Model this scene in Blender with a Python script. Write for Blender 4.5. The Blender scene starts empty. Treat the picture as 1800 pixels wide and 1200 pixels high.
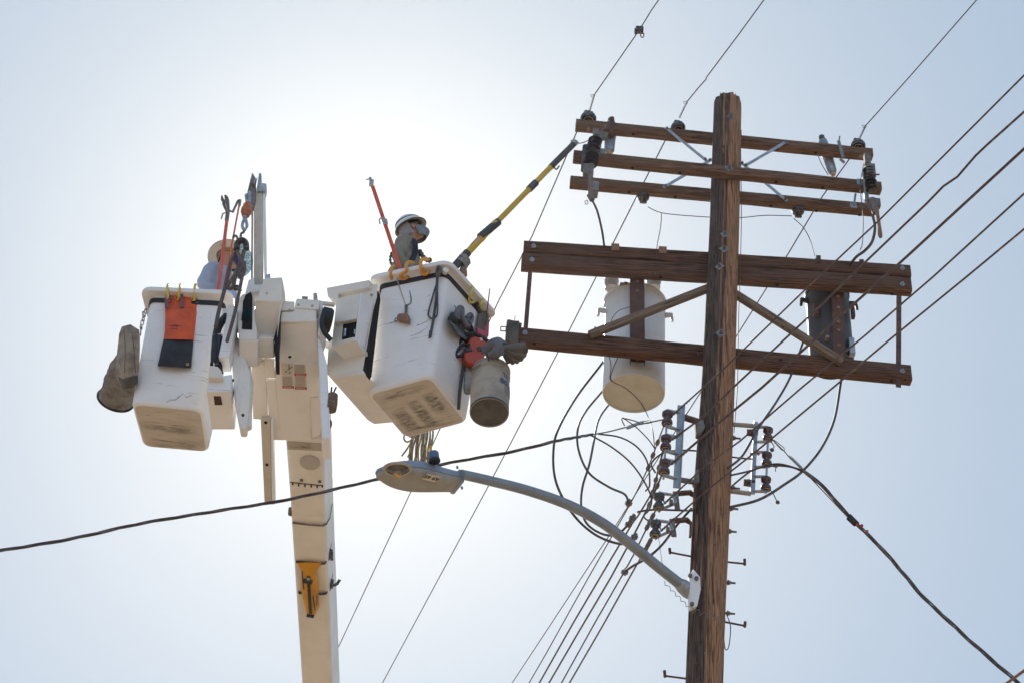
import bpy, bmesh, math, random
from mathutils import Vector, Matrix, noise
random.seed(7)
V = Vector
rad = math.radians
S = bpy.context.scene
COL = S.collection
# ---------------------------------------------------------------- camera
FPX, PITCH, ROLL = 3200.0, 40.0, 4.0
CAM = V((0, 0, 1.65))
_p, _r = rad(PITCH), rad(ROLL)
FWD = V((0, math.cos(_p), math.sin(_p)))
_up0, _rt0 = V((0, -math.sin(_p), math.cos(_p))), V((1, 0, 0))
UPV = _up0 * math.cos(_r) - _rt0 * math.sin(_r)
RTV = _rt0 * math.cos(_r) + _up0 * math.sin(_r)
cd = bpy.data.cameras.new('camera'); cam = bpy.data.objects.new('camera', cd); COL.objects.link(cam)
cd.sensor_width = 36; cd.lens = 36 * FPX / 1800; cd.clip_start = 0.1; cd.clip_end = 5000
m3 = Matrix((RTV, UPV, -FWD)).transposed()
cam.matrix_world = Matrix.Translation(CAM) @ m3.to_4x4()
S.camera = cam
# ---------------------------------------------------------------- world, sun, exposure
def R(x, y): return FWD + RTV * ((x - 900) / FPX) + UPV * ((600 - y) / FPX)
SUND = R(672, 535).normalized()
SUN_EL = math.asin(SUND.z); SUN_AZ = math.atan2(SUND.x, SUND.y)
w = bpy.data.worlds.new('World'); S.world = w; w.use_nodes = True
nt = w.node_tree; nt.nodes.clear()
def N(t, ty, **k):
    n = t.nodes.new(ty)
    for a, b in k.items(): setattr(n, a, b)
    return n
out = N(nt, 'ShaderNodeOutputWorld'); bg = N(nt, 'ShaderNodeBackground')
sky = N(nt, 'ShaderNodeTexSky', sky_type='NISHITA', sun_disc=False)
sky.sun_elevation = SUN_EL; sky.sun_rotation = SUN_AZ
sky.air_density = 1.0; sky.dust_density = 3.0; sky.ozone_density = 1.0; sky.altitude = 50
tc = N(nt, 'ShaderNodeTexCoord')
dot = N(nt, 'ShaderNodeVectorMath', operation='DOT_PRODUCT'); dot.inputs[1].default_value = SUND
nt.links.new(tc.outputs['Generated'], dot.inputs[0])
def world_lobe(power, color, k):
    mx = N(nt, 'ShaderNodeMath', operation='MAXIMUM'); nt.links.new(dot.outputs['Value'], mx.inputs[0]); mx.inputs[1].default_value = 0.0
    pw = N(nt, 'ShaderNodeMath', operation='POWER'); nt.links.new(mx.outputs[0], pw.inputs[0]); pw.inputs[1].default_value = power
    vm = N(nt, 'ShaderNodeVectorMath', operation='SCALE'); vm.inputs[0].default_value = [c * k for c in color]
    nt.links.new(pw.outputs[0], vm.inputs['Scale']); return vm.outputs[0]
def vadd(a, b):
    n = N(nt, 'ShaderNodeVectorMath', operation='ADD'); nt.links.new(a, n.inputs[0]); nt.links.new(b, n.inputs[1]); return n.outputs[0]
# hazy air: pale veil brightening towards the sun, and the aureole round it
mixv = N(nt, 'ShaderNodeMix', data_type='RGBA'); mixv.inputs['Factor'].default_value = 0.93
nt.links.new(sky.outputs[0], mixv.inputs['A']); mixv.inputs['B'].default_value = (2.95, 3.95, 5.2, 1)
acc = vadd(mixv.outputs['Result'], world_lobe(32, (1.75, 1.4, .7), 1.0))
neg = N(nt, 'ShaderNodeVectorMath', operation='DOT_PRODUCT'); neg.inputs[1].default_value = -SUND; nt.links.new(tc.outputs['Generated'], neg.inputs[0])
_d = dot; dot = neg; acc = vadd(acc, world_lobe(1, (2.0, 3.2, 5.2), 1.0)); dot = _d      # blue sky lobe added opposite the sun to brighten camera-facing sides
acc = vadd(acc, world_lobe(170, (2.1, 2.0, 1.6), 1.0))
nt.links.new(acc, bg.inputs['Color']); bg.inputs['Strength'].default_value = 0.1
nt.links.new(bg.outputs[0], out.inputs[0])
sl = bpy.data.lights.new('sun', 'SUN'); sl.energy = 4.0; sl.angle = rad(0.6); sl.color = (1, .95, .88)
so = bpy.data.objects.new('sun', sl); COL.objects.link(so)
so.rotation_euler = (SUND).to_track_quat('Z', 'Y').to_euler(); so.location = SUND * 50
S.view_settings.view_transform = 'Standard'; S.view_settings.look = 'None'
S.view_settings.exposure = 0.35; S.view_settings.gamma = 1
S.cycles.max_bounces = 8

# ---------------------------------------------------------------- projection helpers
def U(x, y, d): return CAM + R(x, y) * d
def onY(x, y, Y): r = R(x, y); return CAM + r * ((Y - CAM.y) / r.y)
def onZ(x, y, Z): r = R(x, y); return CAM + r * ((Z - CAM.z) / r.z)
def onP(x, y, p0, n): r = R(x, y); return CAM + r * ((p0 - CAM).dot(n) / r.dot(n))
def dep(P): return (P - CAM).dot(FWD)
def mpx(P): return dep(P) / FPX            # metres per pixel at P
def UP_(pts): return [U(*p) for p in pts]
# ---------------------------------------------------------------- materials
MATS = {}
def mat(name, col, rough=.6, metal=0, col2=None, nscale=6, lo=.4, hi=.65, detail=6, stretch=(1, 1, 1), bump=0, bscale=None,
        spots=None, spot_col=(.02, .02, .02), spot_scale=30, spot_t=.68, spec=.5, trans=0, emis=0, alpha=1, extra=None):
    if name in MATS: return MATS[name]
    m = bpy.data.materials.new(name); m.use_nodes = True; MATS[name] = m
    t = m.node_tree; b = t.nodes['Principled BSDF']
    b.inputs['Roughness'].default_value = rough; b.inputs['Metallic'].default_value = metal
    b.inputs['Specular IOR Level'].default_value = spec
    b.inputs['Base Color'].default_value = (*col, 1)
    if trans: b.inputs['Transmission Weight'].default_value = trans
    if alpha < 1: b.inputs['Alpha'].default_value = alpha
    tcn = N(t, 'ShaderNodeTexCoord'); mp = N(t, 'ShaderNodeMapping'); mp.inputs['Scale'].default_value = stretch
    t.links.new(tcn.outputs['Object'], mp.inputs['Vector'])
    last = None
    if col2:
        nz = N(t, 'ShaderNodeTexNoise'); nz.inputs['Scale'].default_value = nscale; nz.inputs['Detail'].default_value = detail
        nz.inputs['Roughness'].default_value = .65
        t.links.new(mp.outputs[0], nz.inputs['Vector'])
        rp = N(t, 'ShaderNodeMapRange'); rp.inputs['From Min'].default_value = lo; rp.inputs['From Max'].default_value = hi
        t.links.new(nz.outputs['Fac'], rp.inputs['Value'])
        mx = N(t, 'ShaderNodeMix', data_type='RGBA'); t.links.new(rp.outputs[0], mx.inputs['Factor'])
        mx.inputs['A'].default_value = (*col, 1); mx.inputs['B'].default_value = (*col2, 1)
        last = mx.outputs['Result']
        if bump:
            bp = N(t, 'ShaderNodeBump'); bp.inputs['Strength'].default_value = bump; bp.inputs['Distance'].default_value = .01
            src = nz.outputs['Fac']
            if bscale:
                n2 = N(t, 'ShaderNodeTexNoise'); n2.inputs['Scale'].default_value = bscale; n2.inputs['Detail'].default_value = 4
                t.links.new(mp.outputs[0], n2.inputs['Vector']); src = n2.outputs['Fac']
            t.links.new(src, bp.inputs['Height']); t.links.new(bp.outputs[0], b.inputs['Normal'])
    if spots:
        n3 = N(t, 'ShaderNodeTexNoise'); n3.inputs['Scale'].default_value = spot_scale; n3.inputs['Detail'].default_value = 5; n3.inputs['Roughness'].default_value = .7
        mp3 = N(t, 'ShaderNodeMapping'); mp3.inputs['Scale'].default_value = spots; t.links.new(tcn.outputs['Object'], mp3.inputs['Vector'])
        mp3.inputs['Location'].default_value = (3.1, 1.7, .4)
        t.links.new(mp3.outputs[0], n3.inputs['Vector'])
        r3 = N(t, 'ShaderNodeMapRange'); r3.inputs['From Min'].default_value = spot_t; r3.inputs['From Max'].default_value = spot_t + .05
        t.links.new(n3.outputs['Fac'], r3.inputs['Value'])
        mx3 = N(t, 'ShaderNodeMix', data_type='RGBA'); t.links.new(r3.outputs[0], mx3.inputs['Factor'])
        if last: t.links.new(last, mx3.inputs['A'])
        else: mx3.inputs['A'].default_value = (*col, 1)
        mx3.inputs['B'].default_value = (*spot_col, 1); last = mx3.outputs['Result']
    if last: t.links.new(last, b.inputs['Base Color'])
    return m
def wood(name, c1, c2, c3, grain=(1.2, 22, 22), drop=True, split=False):
    if name in MATS: return MATS[name]
    m = bpy.data.materials.new(name); m.use_nodes = True; MATS[name] = m
    t = m.node_tree; b = t.nodes['Principled BSDF']; b.inputs['Roughness'].default_value = .82; b.inputs['Specular IOR Level'].default_value = .25
    tcn = N(t, 'ShaderNodeTexCoord')
    def nz(sc, stretch, det=6, loc=(0, 0, 0), rough=.6):
        mp = N(t, 'ShaderNodeMapping'); mp.inputs['Scale'].default_value = stretch; mp.inputs['Location'].default_value = loc
        t.links.new(tcn.outputs['Object'], mp.inputs['Vector'])
        n = N(t, 'ShaderNodeTexNoise'); n.inputs['Scale'].default_value = sc; n.inputs['Detail'].default_value = det; n.inputs['Roughness'].default_value = rough
        t.links.new(mp.outputs[0], n.inputs['Vector']); return n.outputs['Fac']
    def rng(s, a, c):
        r = N(t, 'ShaderNodeMapRange'); r.inputs['From Min'].default_value = a; r.inputs['From Max'].default_value = c
        t.links.new(s, r.inputs['Value']); return r.outputs[0]
    def mix(f, a, c):
        x = N(t, 'ShaderNodeMix', data_type='RGBA'); t.links.new(f, x.inputs['Factor'])
        for s, k in ((a, 'A'), (c, 'B')):
            if isinstance(s, tuple): x.inputs[k].default_value = (*s, 1)
            else: t.links.new(s, x.inputs[k])
        return x.outputs['Result']
    g = nz(3, grain)
    big = nz(1.3, (1, 3, 3), 3, (5, 2, 1))
    base = mix(rng(g, .35, .62), c1, c2)
    base = mix(rng(big, .42, .66), base, c3)
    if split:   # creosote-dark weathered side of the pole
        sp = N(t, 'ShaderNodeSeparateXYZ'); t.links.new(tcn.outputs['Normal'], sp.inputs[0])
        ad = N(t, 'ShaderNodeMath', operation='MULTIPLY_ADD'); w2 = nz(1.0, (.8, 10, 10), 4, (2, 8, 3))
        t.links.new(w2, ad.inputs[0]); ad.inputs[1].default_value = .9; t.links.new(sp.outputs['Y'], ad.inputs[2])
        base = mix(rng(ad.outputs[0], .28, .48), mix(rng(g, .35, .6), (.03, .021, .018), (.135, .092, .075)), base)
    cr = nz(5, (grain[0] * .55, grain[1] * 1.5, grain[2] * 1.5), 3, (9, 9, 9), .5)
    base = mix(rng(cr, .575, .635), base, (.012, .009, .008))
    sp2 = nz(40, (.4, 1, 1), 2, (1, 4, 2)); base = mix(rng(sp2, .70, .74), base, (.02, .012, .01))
    if drop:
        d = nz(9, (6, 6, 1.2), 3, (4, 4, 4), .7); base = mix(rng(d, .70, .73), base, (.50, .47, .43))
    t.links.new(base, b.inputs['Base Color'])
    bp = N(t, 'ShaderNodeBump'); bp.inputs['Strength'].default_value = .7; bp.inputs['Distance'].default_value = .012
    t.links.new(g, bp.inputs['Height'])
    bp2 = N(t, 'ShaderNodeBump'); bp2.inputs['Strength'].default_value = .8; bp2.inputs['Distance'].default_value = .01; bp2.invert = True
    t.links.new(rng(cr, .60, .68), bp2.inputs['Height']); t.links.new(bp.outputs[0], bp2.inputs['Normal'])
    t.links.new(bp2.outputs[0], b.inputs['Normal'])
    return m
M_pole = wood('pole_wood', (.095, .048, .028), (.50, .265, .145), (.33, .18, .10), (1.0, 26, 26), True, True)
M_arm = wood('crossarm_wood', (.040, .024, .017), (.27, .152, .095), (.18, .108, .072), (1.2, 30, 30))
M_beam = wood('beam_wood', (.038, .019, .014), (.20, .105, .066), (.14, .08, .056), (1.0, 26, 26))
M_brace = wood('brace_wood', (.17, .115, .08), (.28, .20, .14), (.20, .15, .11), (1.2, 30, 30), False)
M_galv = mat('galvanised_steel', (.42, .45, .48), .45, .7, (.26, .29, .32), 14, .35, .7)
M_plate = mat('dull_zinc_plate', (.30, .32, .34), .55, .5, (.16, .17, .18), 22, .35, .65)
M_knot = mat('dark_knot_wood', (.10, .055, .035), .8)
M_rust = mat('rusty_steel', (.10, .055, .05), .75, .3, (.17, .085, .06), 12, .4, .7, bump=.3)
M_rustl = mat('light_rusty_iron', (.24, .13, .09), .8, .1, (.33, .19, .13), 25)
M_iron = mat('dull_cast_iron', (.22, .20, .18), .65, .5, (.13, .11, .10), 18)
M_brown = mat('brown_glazed_porcelain', (.085, .028, .024), .14, 0, (.05, .018, .017), 8, spec=.7)
M_dark = mat('dark_glazed_porcelain', (.022, .017, .02), .12, 0, (.035, .022, .022), 8, spec=.8)
M_bisque = mat('unglazed_ring', (.45, .34, .20), .7, 0, (.3, .22, .13), 20)
M_wire = mat('weathered_wire', (.085, .06, .055), .6, .3, (.14, .10, .085), 30)
M_cable = mat('black_cable', (.055, .042, .042), .55, 0, (.10, .08, .072), 15)
M_cable2 = mat('bare_neutral_strand', (.20, .17, .15), .5, .5, (.12, .10, .09), 40)
M_white = mat('white_gelcoat', (.84, .84, .85), .36, 0, (.75, .74, .72), 3, .42, .75, spots=(1.0, 1, 16), spot_col=(.36, .34, .33), spot_scale=2.6, spot_t=.635)
M_cream = mat('cream_painted_steel', (.80, .76, .69), .42, 0, (.68, .63, .55), 2.2, .4, .7, spots=(2, 2, 1), spot_col=(.24, .18, .13), spot_scale=14, spot_t=.74)
M_grime = mat('grimy_gelcoat', (.46, .40, .32), .55, 0, (.10, .085, .07), 4, .52, .66, 9, (1, 5, 5), bump=.15)
M_black = mat('black_rubber', (.012, .012, .014), .55, 0, (.025, .025, .028), 10)
M_hole = mat('dark_interior', (.006, .005, .006), .8)
M_orange = mat('orange_rubberised_canvas', (.74, .115, .03), .62, 0, (.52, .075, .03), 9, .42, .72, bump=.25)
M_navy = mat('navy_canvas', (.018, .020, .03), .7, 0, (.034, .036, .048), 12, bump=.25)
M_purple = mat('faded_purple_strap', (.17, .07, .11), .8, 0, (.25, .13, .16), 40)
M_yhook = mat('yellow_plastic', (.70, .55, .09), .4, 0, (.58, .50, .16), 12)
M_ohook = mat('orange_plastic', (.75, .34, .045), .4, 0, (.62, .25, .03), 12)
M_stick = mat('orange_fibreglass_pole', (.66, .12, .07), .35, 0, (.55, .09, .05), 8)
M_ystick = mat('yellow_fibreglass_pole', (.60, .42, .035), .3, 0, (.50, .34, .03), 8, .4, .7)
M_grip = mat('grey_foam_sleeve', (.06, .065, .075), .8, 0, (.09, .095, .10), 30)
M_canvas = mat('dirty_canvas', (.28, .26, .24), .9, 0, (.12, .108, .10), 9, .42, .68, bump=.35)
M_canvasd = mat('dark_dirty_canvas', (.15, .135, .12), .9, 0, (.06, .055, .05), 6, .42, .68, bump=.35)
M_rope = mat('braided_rope', (.34, .29, .22), .9, 0, (.16, .14, .11), 70, .45, .6, bump=.5)
M_ropeg = mat('green_flecked_rope', (.33, .29, .22), .9, 0, (.03, .14, .09), 60, .54, .6, bump=.5)
M_sling = mat('grey_brown_rope', (.16, .125, .12), .9, 0, (.09, .07, .068), 90, .42, .6, bump=.6)
M_tank = mat('light_grey_tank_paint', (.72, .74, .75), .38, .0, (.60, .59, .55), 2.0, .42, .7, spots=(8, 8, 1.2), spot_col=(.30, .25, .18), spot_scale=3, spot_t=.70)
M_tankb = mat('tank_base_paint', (.62, .59, .50), .5, 0, (.54, .50, .41), 5)
M_tankd = mat('dark_grey_tank_paint', (.055, .052, .05), .55, 0, (.035, .033, .032), 4, spots=(14, 14, 1), spot_col=(.5, .49, .47), spot_scale=4, spot_t=.74)
M_porc = mat('grey_porcelain', (.42, .36, .30), .3, 0, (.33, .27, .22), 10)
M_lamp = mat('lamp_grey_paint', (.28, .33, .40), .45, .2, (.23, .27, .33), 8)
M_lampu = mat('lamp_underside_paint', (.36, .345, .31), .55, .1, (.29, .275, .24), 8)
M_glass = mat('clear_lamp_lens', (.62, .60, .55), .08, 0, trans=.7, spec=.6)
M_bulb = mat('amber_lamp_tube', (.85, .38, .04), .3)
M_pipe = mat('galvanised_pipe', (.28, .32, .36), .42, .5, (.20, .22, .24), 6, .35, .7, bump=.1, bscale=40)
M_blue = mat('blue_plastic_sensor', (.09, .15, .28), .5, 0, (.07, .12, .23), 8)
M_pailm = mat('dirty_pail_plastic', (.44, .37, .29), .6, 0, (.22, .19, .165), 4, .42, .7, bump=.1)
M_pailb = mat('pail_base_grey', (.07, .068, .066), .6, 0, (.12, .11, .10), 10)
M_shirt = mat('olive_grey_shirt', (.27, .26, .21), .9, 0, (.20, .195, .155), 5, bump=.3)
M_shirtb = mat('pale_blue_shirt', (.40, .48, .62), .9, 0, (.33, .40, .54), 4, bump=.3)
M_skin = mat('skin', (.50, .27, .19), .5, 0, (.44, .22, .15), 15)
M_hat = mat('white_hard_hat', (.74, .77, .80), .22, 0, (.68, .71, .74), 5)
M_hatu = mat('cream_hard_hat_underside', (.76, .72, .64), .4, 0, (.68, .63, .54), 5)
M_gcloth = mat('grey_neck_cloth', (.32, .31, .31), .9, 0, (.24, .23, .22), 6, bump=.3)
M_mask = mat('grey_face_mask', (.24, .27, .31), .85, 0, (.18, .21, .25), 12, bump=.2)
M_maskn = mat('navy_face_mask', (.03, .04, .15), .85, 0, (.022, .03, .11), 12)
M_visor = mat('blue_patterned_cloth', (.16, .42, .62), .6, 0, (.62, .78, .88), 60, .48, .56)
M_glove = mat('grey_work_glove', (.27, .28, .27), .85, 0, (.18, .19, .19), 14, bump=.2)
M_sawr = mat('red_orange_saw_plastic', (.48, .045, .03), .4, 0, (.42, .10, .03), 7, .4, .7)
M_rubg = mat('dark_grey_rubber_glove', (.10, .105, .115), .5, 0, (.20, .20, .21), 6, .4, .7, bump=.3)
M_foldg = mat('grey_leather_gauntlet', (.17, .18, .20), .8, 0, (.12, .115, .11), 6, .4, .65, bump=.3)
M_pouch = mat('yellow_canvas_pouch', (.72, .34, .02), .75, 0, (.55, .22, .015), 8, .4, .7, bump=.3)
M_red = mat('red_decal', (.42, .03, .03), .5)
M_paper = mat('faded_decal', (.62, .54, .44), .5, 0, (.57, .50, .41), 10)
M_ink = mat('grey_print', (.26, .24, .21), .6)
M_inkb = mat('blue_print', (.06, .13, .22), .6)
M_swiv = mat('orange_swivel_paint', (.45, .14, .05), .5, .1, (.3, .10, .05), 20)
M_teal = mat('teal_winch_rope', (.02, .06, .075), .7, 0, (.008, .02, .028), 60, .45, .6)
M_plast = mat('hazy_plastic_wrap', (.80, .78, .72), .22, 0, (.60, .54, .44), 7, .5, .75, 8, (3, 3, .7), bump=.8)
M_brass = mat('brass_grommet', (.55, .38, .12), .3, .8)
M_steel = mat('bright_steel', (.5, .55, .62), .25, .9, (.35, .38, .42), 20)
M_arr = mat('dark_silver_glass', (.20, .22, .25), .12, .3, (.38, .40, .43), 14, .45, .7)
M_bar = mat('saw_bar_steel', (.36, .34, .28), .4, .5, (.26, .25, .22), 15)
M_scuff = mat('black_scuff', (.18, .18, .19), .7, 0, (.62, .62, .63), 20, .38, .62, 8, (1, 1, 1))
M_base = mat('bounce_tinted_dirty_gelcoat', (.58, .53, .46), .55, 0, (.48, .42, .35), 3.5, .4, .68, 8, (1, 3, 3), spots=(1.5, 9, 2), spot_col=(.26, .22, .18), spot_scale=4, spot_t=.62)  # tan underside: warm ground bounce put into the colour, plus dirt spots
M_canvasl = mat('light_dirty_canvas', (.36, .33, .29), .9, 0, (.17, .155, .14), 9, .42, .68, bump=.35)
M_ground = mat('pale_dusty_ground', (.345, .25, .165), .95, 0, (.29, .21, .14), .5, bump=.2)

# ---------------------------------------------------------------- mesh helpers
WM = {}
class MB:
    def __init__(s): s.v = []; s.f = []
    def add(s, vs, fs):
        o = len(s.v); s.v += [V(a) for a in vs]; s.f += [tuple(i + o for i in f) for f in fs]; return s
    def loft(s, rings, cap=True, close=True):
        n = len(rings[0]); o = len(s.v)
        for r in rings: s.v += [V(a) for a in r]
        for i in range(len(rings) - 1):
            for j in range(n if close else n - 1):
                a = o + i * n + j; b = o + i * n + (j + 1) % n
                s.f.append((a, b, b + n, a + n))
        if cap and close:
            s.f.append(tuple(o + j for j in range(n))[::-1]); s.f.append(tuple(o + (len(rings) - 1) * n + j for j in range(n)))
        return s
    def tube(s, pts, r, seg=8, cap=True, flat=None):
        pts = [V(p) for p in pts]; n = len(pts); rr = r if isinstance(r, (list, tuple)) else [r] * n
        tan = []
        for i in range(n):
            a = pts[max(0, i - 1)]; b = pts[min(n - 1, i + 1)]; d = b - a
            tan.append(d.normalized() if d.length > 1e-9 else V((0, 0, 1)))
        u = tan[0].orthogonal().normalized()
        if flat is not None:
            fl = V(flat); u = (fl - tan[0] * fl.dot(tan[0])).normalized()
        rings = []
        for i in range(n):
            u = (u - tan[i] * u.dot(tan[i])); u = u.normalized() if u.length > 1e-6 else tan[i].orthogonal().normalized()
            w_ = tan[i].cross(u); q = rr[i]; ru, rw = (q if isinstance(q, (tuple, list)) else (q, q))
            rings.append([pts[i] + u * (ru * math.cos(2 * math.pi * k / seg)) + w_ * (rw * math.sin(2 * math.pi * k / seg)) for k in range(seg)])
        return s.loft(rings, cap)
    def strap(s, pts, wdir, wid, th):
        """flat band along pts: wid along wdir, th across"""
        pts = [V(p) for p in pts]; rings = []
        for i, p in enumerate(pts):
            t_ = (pts[min(i + 1, len(pts) - 1)] - pts[max(i - 1, 0)]).normalized()
            wd = V(wdir); wd = (wd - t_ * wd.dot(t_)).normalized(); td = t_.cross(wd)
            a, b = wd * wid / 2, td * th / 2
            rings.append([p - a - b, p + a - b, p + a + b, p - a + b])
        return s.loft(rings)
    def box(s, c, ax, ay, az):
        c, ax, ay, az = V(c), V(ax), V(ay), V(az)
        vs = [c + ax * i + ay * j + az * k for k in (-1, 1) for j in (-1, 1) for i in (-1, 1)]
        return s.add(vs, [(0, 2, 3, 1), (4, 5, 7, 6), (0, 1, 5, 4), (2, 6, 7, 3), (0, 4, 6, 2), (1, 3, 7, 5)])
    def prism(s, pts, vec):
        pts = [V(p) for p in pts]; n = len(pts); v2 = [p + V(vec) for p in pts]
        return s.add(pts + v2, [tuple(range(n))[::-1], tuple(range(n, 2 * n))] + [(i, (i + 1) % n, n + (i + 1) % n, n + i) for i in range(n)])
    def lathe(s, prof, o=(0, 0, 0), axis=(0, 0, 1), seg=20, cap=True):
        o = V(o); a = V(axis).normalized(); u = a.orthogonal().normalized(); w_ = a.cross(u)
        return s.loft([[o + a * h + (u * math.cos(2 * math.pi * k / seg) + w_ * math.sin(2 * math.pi * k / seg)) * max(r, 1e-4) for k in range(seg)] for r, h in prof], cap)
    def ball(s, c, r, M=None, seg=14, rg=9):
        c = V(c); rx, ry, rz = r if isinstance(r, (tuple, list)) else (r, r, r)
        rings = []
        for i in range(rg + 1):
            th = math.pi * i / rg; th = min(max(th, .03), math.pi - .03); ring = []
            for k in range(seg):
                p = V((rx * math.sin(th) * math.cos(2 * math.pi * k / seg), ry * math.sin(th) * math.sin(2 * math.pi * k / seg), -rz * math.cos(th)))
                ring.append(c + (M @ p if M else p))
            rings.append(ring)
        return s.loft(rings)
    def build(s, name, m, parent=None, frame=None, bevel=0, ang=38, mods=None, bseg=2):
        P = WM.get(parent, Matrix.Identity(4)) if parent else Matrix.Identity(4)
        if frame is None:
            if parent: F_ = P.copy()
            else:
                xs = [v.x for v in s.v]; ys = [v.y for v in s.v]; zs = [v.z for v in s.v]
                F_ = Matrix.Translation(V(((min(xs) + max(xs)) / 2, (min(ys) + max(ys)) / 2, min(zs))))
        else: F_ = frame
        Fi = F_.inverted()
        me = bpy.data.meshes.new(name); me.from_pydata([Fi @ v for v in s.v], [], s.f)
        bm = bmesh.new(); bm.from_mesh(me); bmesh.ops.recalc_face_normals(bm, faces=bm.faces)
        ca = rad(ang)
        for f in bm.faces: f.smooth = True
        for e in bm.edges:
            e.smooth = not (len(e.link_faces) != 2 or e.calc_face_angle(0) > ca)
        bm.to_mesh(me); bm.free(); me.materials.append(m)
        o = bpy.data.objects.new(name, me); COL.objects.link(o)
        if parent: o.parent = parent
        o.matrix_basis = P.inverted() @ F_; WM[o] = F_
        if bevel:
            b = o.modifiers.new('bevel', 'BEVEL'); b.width = bevel; b.segments = bseg; b.limit_method = 'ANGLE'; b.angle_limit = rad(35)
        if mods:
            for k in mods:
                q = o.modifiers.new(k[0].lower(), k[0])
                for a, c in k[1].items(): setattr(q, a, c)
        return o
def tag(o, label, cat, group=None):
    o['label'] = label; o['category'] = cat
    if group: o['group'] = group
    return o
def thing(name, label, cat, loc, group=None):
    o = bpy.data.objects.new(name, None); COL.objects.link(o); o.location = V(loc); o.empty_display_size = .1
    WM[o] = Matrix.Translation(V(loc)); return tag(o, label, cat, group)
def dup(root, loc, rot=None, label=None):
    r = root.copy(); COL.objects.link(r); r.location = loc
    if rot: r.rotation_euler = rot
    if label: r['label'] = label
    for ch in list(root.children):
        c = ch.copy(); COL.objects.link(c); c.parent = r
        for g in ch.children:
            d = g.copy(); COL.objects.link(d); d.parent = c
    return r
def frame_x(o, x, up=(0, 0, 1)):
    """frame with X along x"""
    x = V(x).normalized(); y = V(up).cross(x).normalized(); z = x.cross(y)
    return Matrix.Translation(V(o)) @ Matrix((x, y, z)).transposed().to_4x4()
def spline(pts, n=8):
    """Catmull-Rom through pts"""
    pts = [V(p) for p in pts]; P = [pts[0] * 2 - pts[1]] + pts + [pts[-1] * 2 - pts[-2]]; o = []
    for i in range(1, len(P) - 2):
        for k in range(n):
            t_ = k / n; a, b, c, d = P[i - 1:i + 3]
            o.append(.5 * ((2 * b) + (c - a) * t_ + (2 * a - 5 * b + 4 * c - d) * t_ ** 2 + (3 * b - a - 3 * c + d) * t_ ** 3))
    o.append(pts[-1]); return o
def text_mesh(name, body, m, parent, M, size, thick=.0006, bold=0):
    c = bpy.data.curves.new(name, 'FONT'); c.body = body; c.size = size; c.extrude = thick; c.offset = bold; c.align_x = 'CENTER'; c.align_y = 'CENTER'
    t_ = bpy.data.objects.new(name, c); COL.objects.link(t_)
    bpy.context.view_layer.update()
    me = bpy.data.meshes.new_from_object(t_); bpy.data.objects.remove(t_); me.name = name
    me.materials.clear(); me.materials.append(m)
    o = bpy.data.objects.new(name, me); COL.objects.link(o); o.parent = parent
    o.matrix_basis = WM[parent].inverted() @ M; WM[o] = M; return o
def frame_face(P, x, n):
    n = V(n).normalized(); x = V(x); x = (x - n * x.dot(n)).normalized(); y = n.cross(x)
    return Matrix.Translation(V(P)) @ Matrix((x, y, n)).transposed().to_4x4()
UPW = V((0, 0, 1))
def smudge(name, col, sc=(3, 9, 9), t0=.42, t1=.62, k=.6):
    m = bpy.data.materials.new(name); m.use_nodes = True; t = m.node_tree; b = t.nodes['Principled BSDF']
    b.inputs['Base Color'].default_value = (*col, 1); b.inputs['Roughness'].default_value = .8
    tc_ = N(t, 'ShaderNodeTexCoord'); sp = N(t, 'ShaderNodeSeparateXYZ'); t.links.new(tc_.outputs['Generated'], sp.inputs[0]); last = None
    for ax in 'XY':
        a = N(t, 'ShaderNodeMath', operation='PINGPONG'); a.inputs[1].default_value = .5; t.links.new(sp.outputs[ax], a.inputs[0])
        r = N(t, 'ShaderNodeMapRange'); r.inputs['From Min'].default_value = .0; r.inputs['From Max'].default_value = .28; t.links.new(a.outputs[0], r.inputs['Value'])
        if last is None: last = r.outputs[0]
        else:
            q = N(t, 'ShaderNodeMath', operation='MULTIPLY'); t.links.new(last, q.inputs[0]); t.links.new(r.outputs[0], q.inputs[1]); last = q.outputs[0]
    mp = N(t, 'ShaderNodeMapping'); mp.inputs['Scale'].default_value = sc; t.links.new(tc_.outputs['Object'], mp.inputs[0])
    n = N(t, 'ShaderNodeTexNoise'); n.inputs['Scale'].default_value = 3; n.inputs['Detail'].default_value = 8; n.inputs['Roughness'].default_value = .7; t.links.new(mp.outputs[0], n.inputs['Vector'])
    r = N(t, 'ShaderNodeMapRange'); r.inputs['From Min'].default_value = t0; r.inputs['From Max'].default_value = t1; t.links.new(n.outputs['Fac'], r.inputs['Value'])
    q = N(t, 'ShaderNodeMath', operation='MULTIPLY'); t.links.new(last, q.inputs[0]); t.links.new(r.outputs[0], q.inputs[1]); q2 = N(t, 'ShaderNodeMath', operation='MULTIPLY'); q2.inputs[1].default_value = k; t.links.new(q.outputs[0], q2.inputs[0]); t.links.new(q2.outputs[0], b.inputs['Alpha']); return m
M_smudge = smudge('grime_smudge', (.14, .12, .10), (5, 14, 14), .36, .70, .42); M_streak = smudge('grime_streak', (.16, .13, .10), (1.5, 22, 22), .46, .70, .5); M_wash = smudge('faint_dirt', (.42, .34, .25), (1, 3, 3), .1, .5, .9)
# ================================================================ ground
g = MB(); gr = [(0, 0)]
rings = [[V((r * math.cos(a * math.pi / 24), r * math.sin(a * math.pi / 24), 0)) for a in range(48)] for r in (.5, 8, 30, 100, 400, 2500)]
g.loft(rings, cap=False); g.f.append(tuple(range(48)))
go = g.build('ground', M_ground, frame=Matrix.Identity(4)); go['kind'] = 'structure'
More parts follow.
